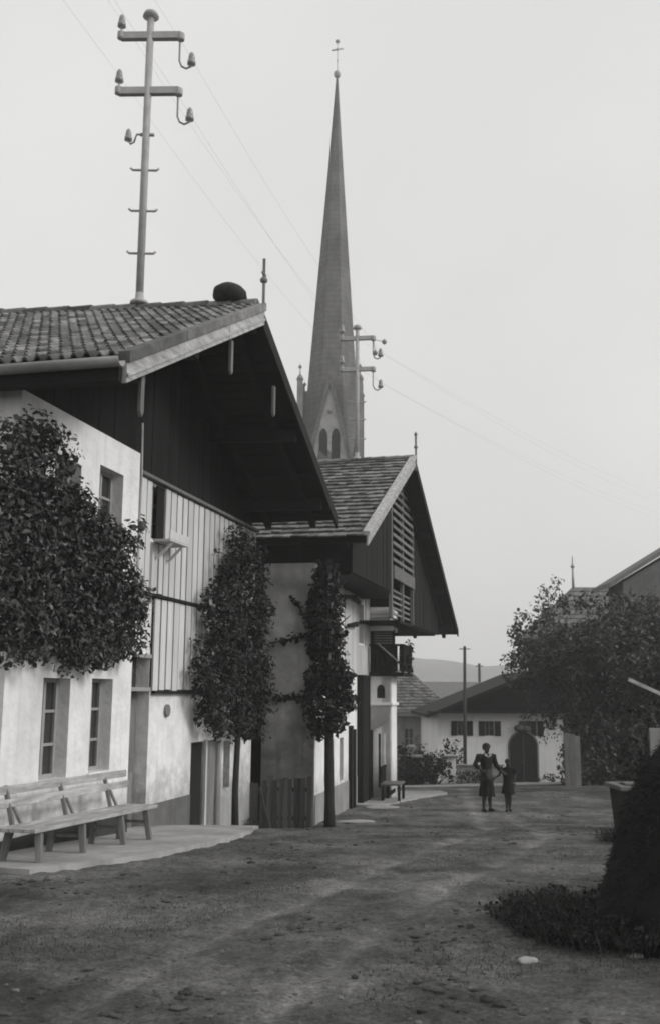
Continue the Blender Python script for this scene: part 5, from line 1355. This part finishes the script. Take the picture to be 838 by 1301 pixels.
        b.add(V, F, smooth=True)
    part('dress', dress, M['dress'] if woman else M['dress2'])
    def sleeve(b, n, s_):
        if 1:
            S_, El, Wr = [np.array(J[q + n][0]) / k for q in ('sh', 'el', 'wr')]
            if woman: b.tube([S_ + (-.02 * s_, 0, .015), S_ + (0.02 * s_, 0, .01), (S_ + El) / 2, El, El + (Wr - El) * .62], [.036, .046, .042, .036, .03], 10)
            else: b.tube([S_ + (-.02 * s_, 0, .012), S_ + (.01 * s_, 0, .004), S_ + (El - S_) * .6], [.036, .046, .04], 10)
    for n, s_ in (('l', 1), ('r', -1)): part('sleeve', lambda b: sleeve(b, n, s_), M['dress'] if woman else M['dress2'])
    def collar(b):
        for s_ in (-1, 1): b.add([(0, -.062, .785), (s_ * .06, -.052, .818), (s_ * .05, -.03, .848), (s_ * .02, -.044, .838), (0, -.068, .785), (s_ * .062, -.058, .82), (s_ * .052, -.036, .852), (s_ * .02, -.05, .842)], [(0, 1, 2, 3), (7, 6, 5, 4), (0, 4, 5, 1), (1, 5, 6, 2), (2, 6, 7, 3), (3, 7, 4, 0)])
    part('collar', collar, M['linen']) if woman else None
    def shoe(b, n):
        if 1:
            A, B_, T = [np.array(J[q + n][0]) / k for q in ('ankle', 'ball', 'toe')]
            b.tube([A + (0, .032, -.022), A + (0, .012, -.016), B_ + (0, 0, .003), T + (0, -.012, .0)], [.02, .029, .028, .014], 10)
            b.box(A[0] - .016, A[0] + .016, A[1] + .01, A[1] + .04, 0, .022)
    for n in 'lr': part('shoe', lambda b: shoe(b, n), M['shoe'])
    return t_, J
wx, wy = 3.80, 25.3; cx_, cy_ = 4.33, 25.45
wom, JW = figure('woman in dark calf-length dress with white collar, holding a child by the hand', wx, wy, 1.60, .35, True)
chi, JC = figure('small child in short dark dress, bare legs, holding hands with the woman', cx_, cy_, 1.23, -.1, False)
# cloth bag held before the woman
p = wom.matrix_basis @ Vector((-.03 * 1.6, -.115 * 1.6, .56 * 1.6))
bg_ = thing('cloth_bag', 'pale cloth bag hanging from the woman\'s arm before her dress', 'bag', p)
b = MB(); b.lathe(p, [(.0, -.17), (.065, -.16), (.085, -.08), (.08, .02), (.055, .08), (.03, .1)], 12, 1, .45, rotz=.35); b.build('pouch', M['bagm'], bg_)
b = MB(); b.tube([np.array(p) + (-.06, 0, .09), np.array(p) + (-.05, 0, .17), np.array(p) + (0, 0, .2), np.array(p) + (.04, 0, .16), np.array(p) + (.05, 0, .09)], .01, 6); b.build('handle', M['bagm'], bg_)
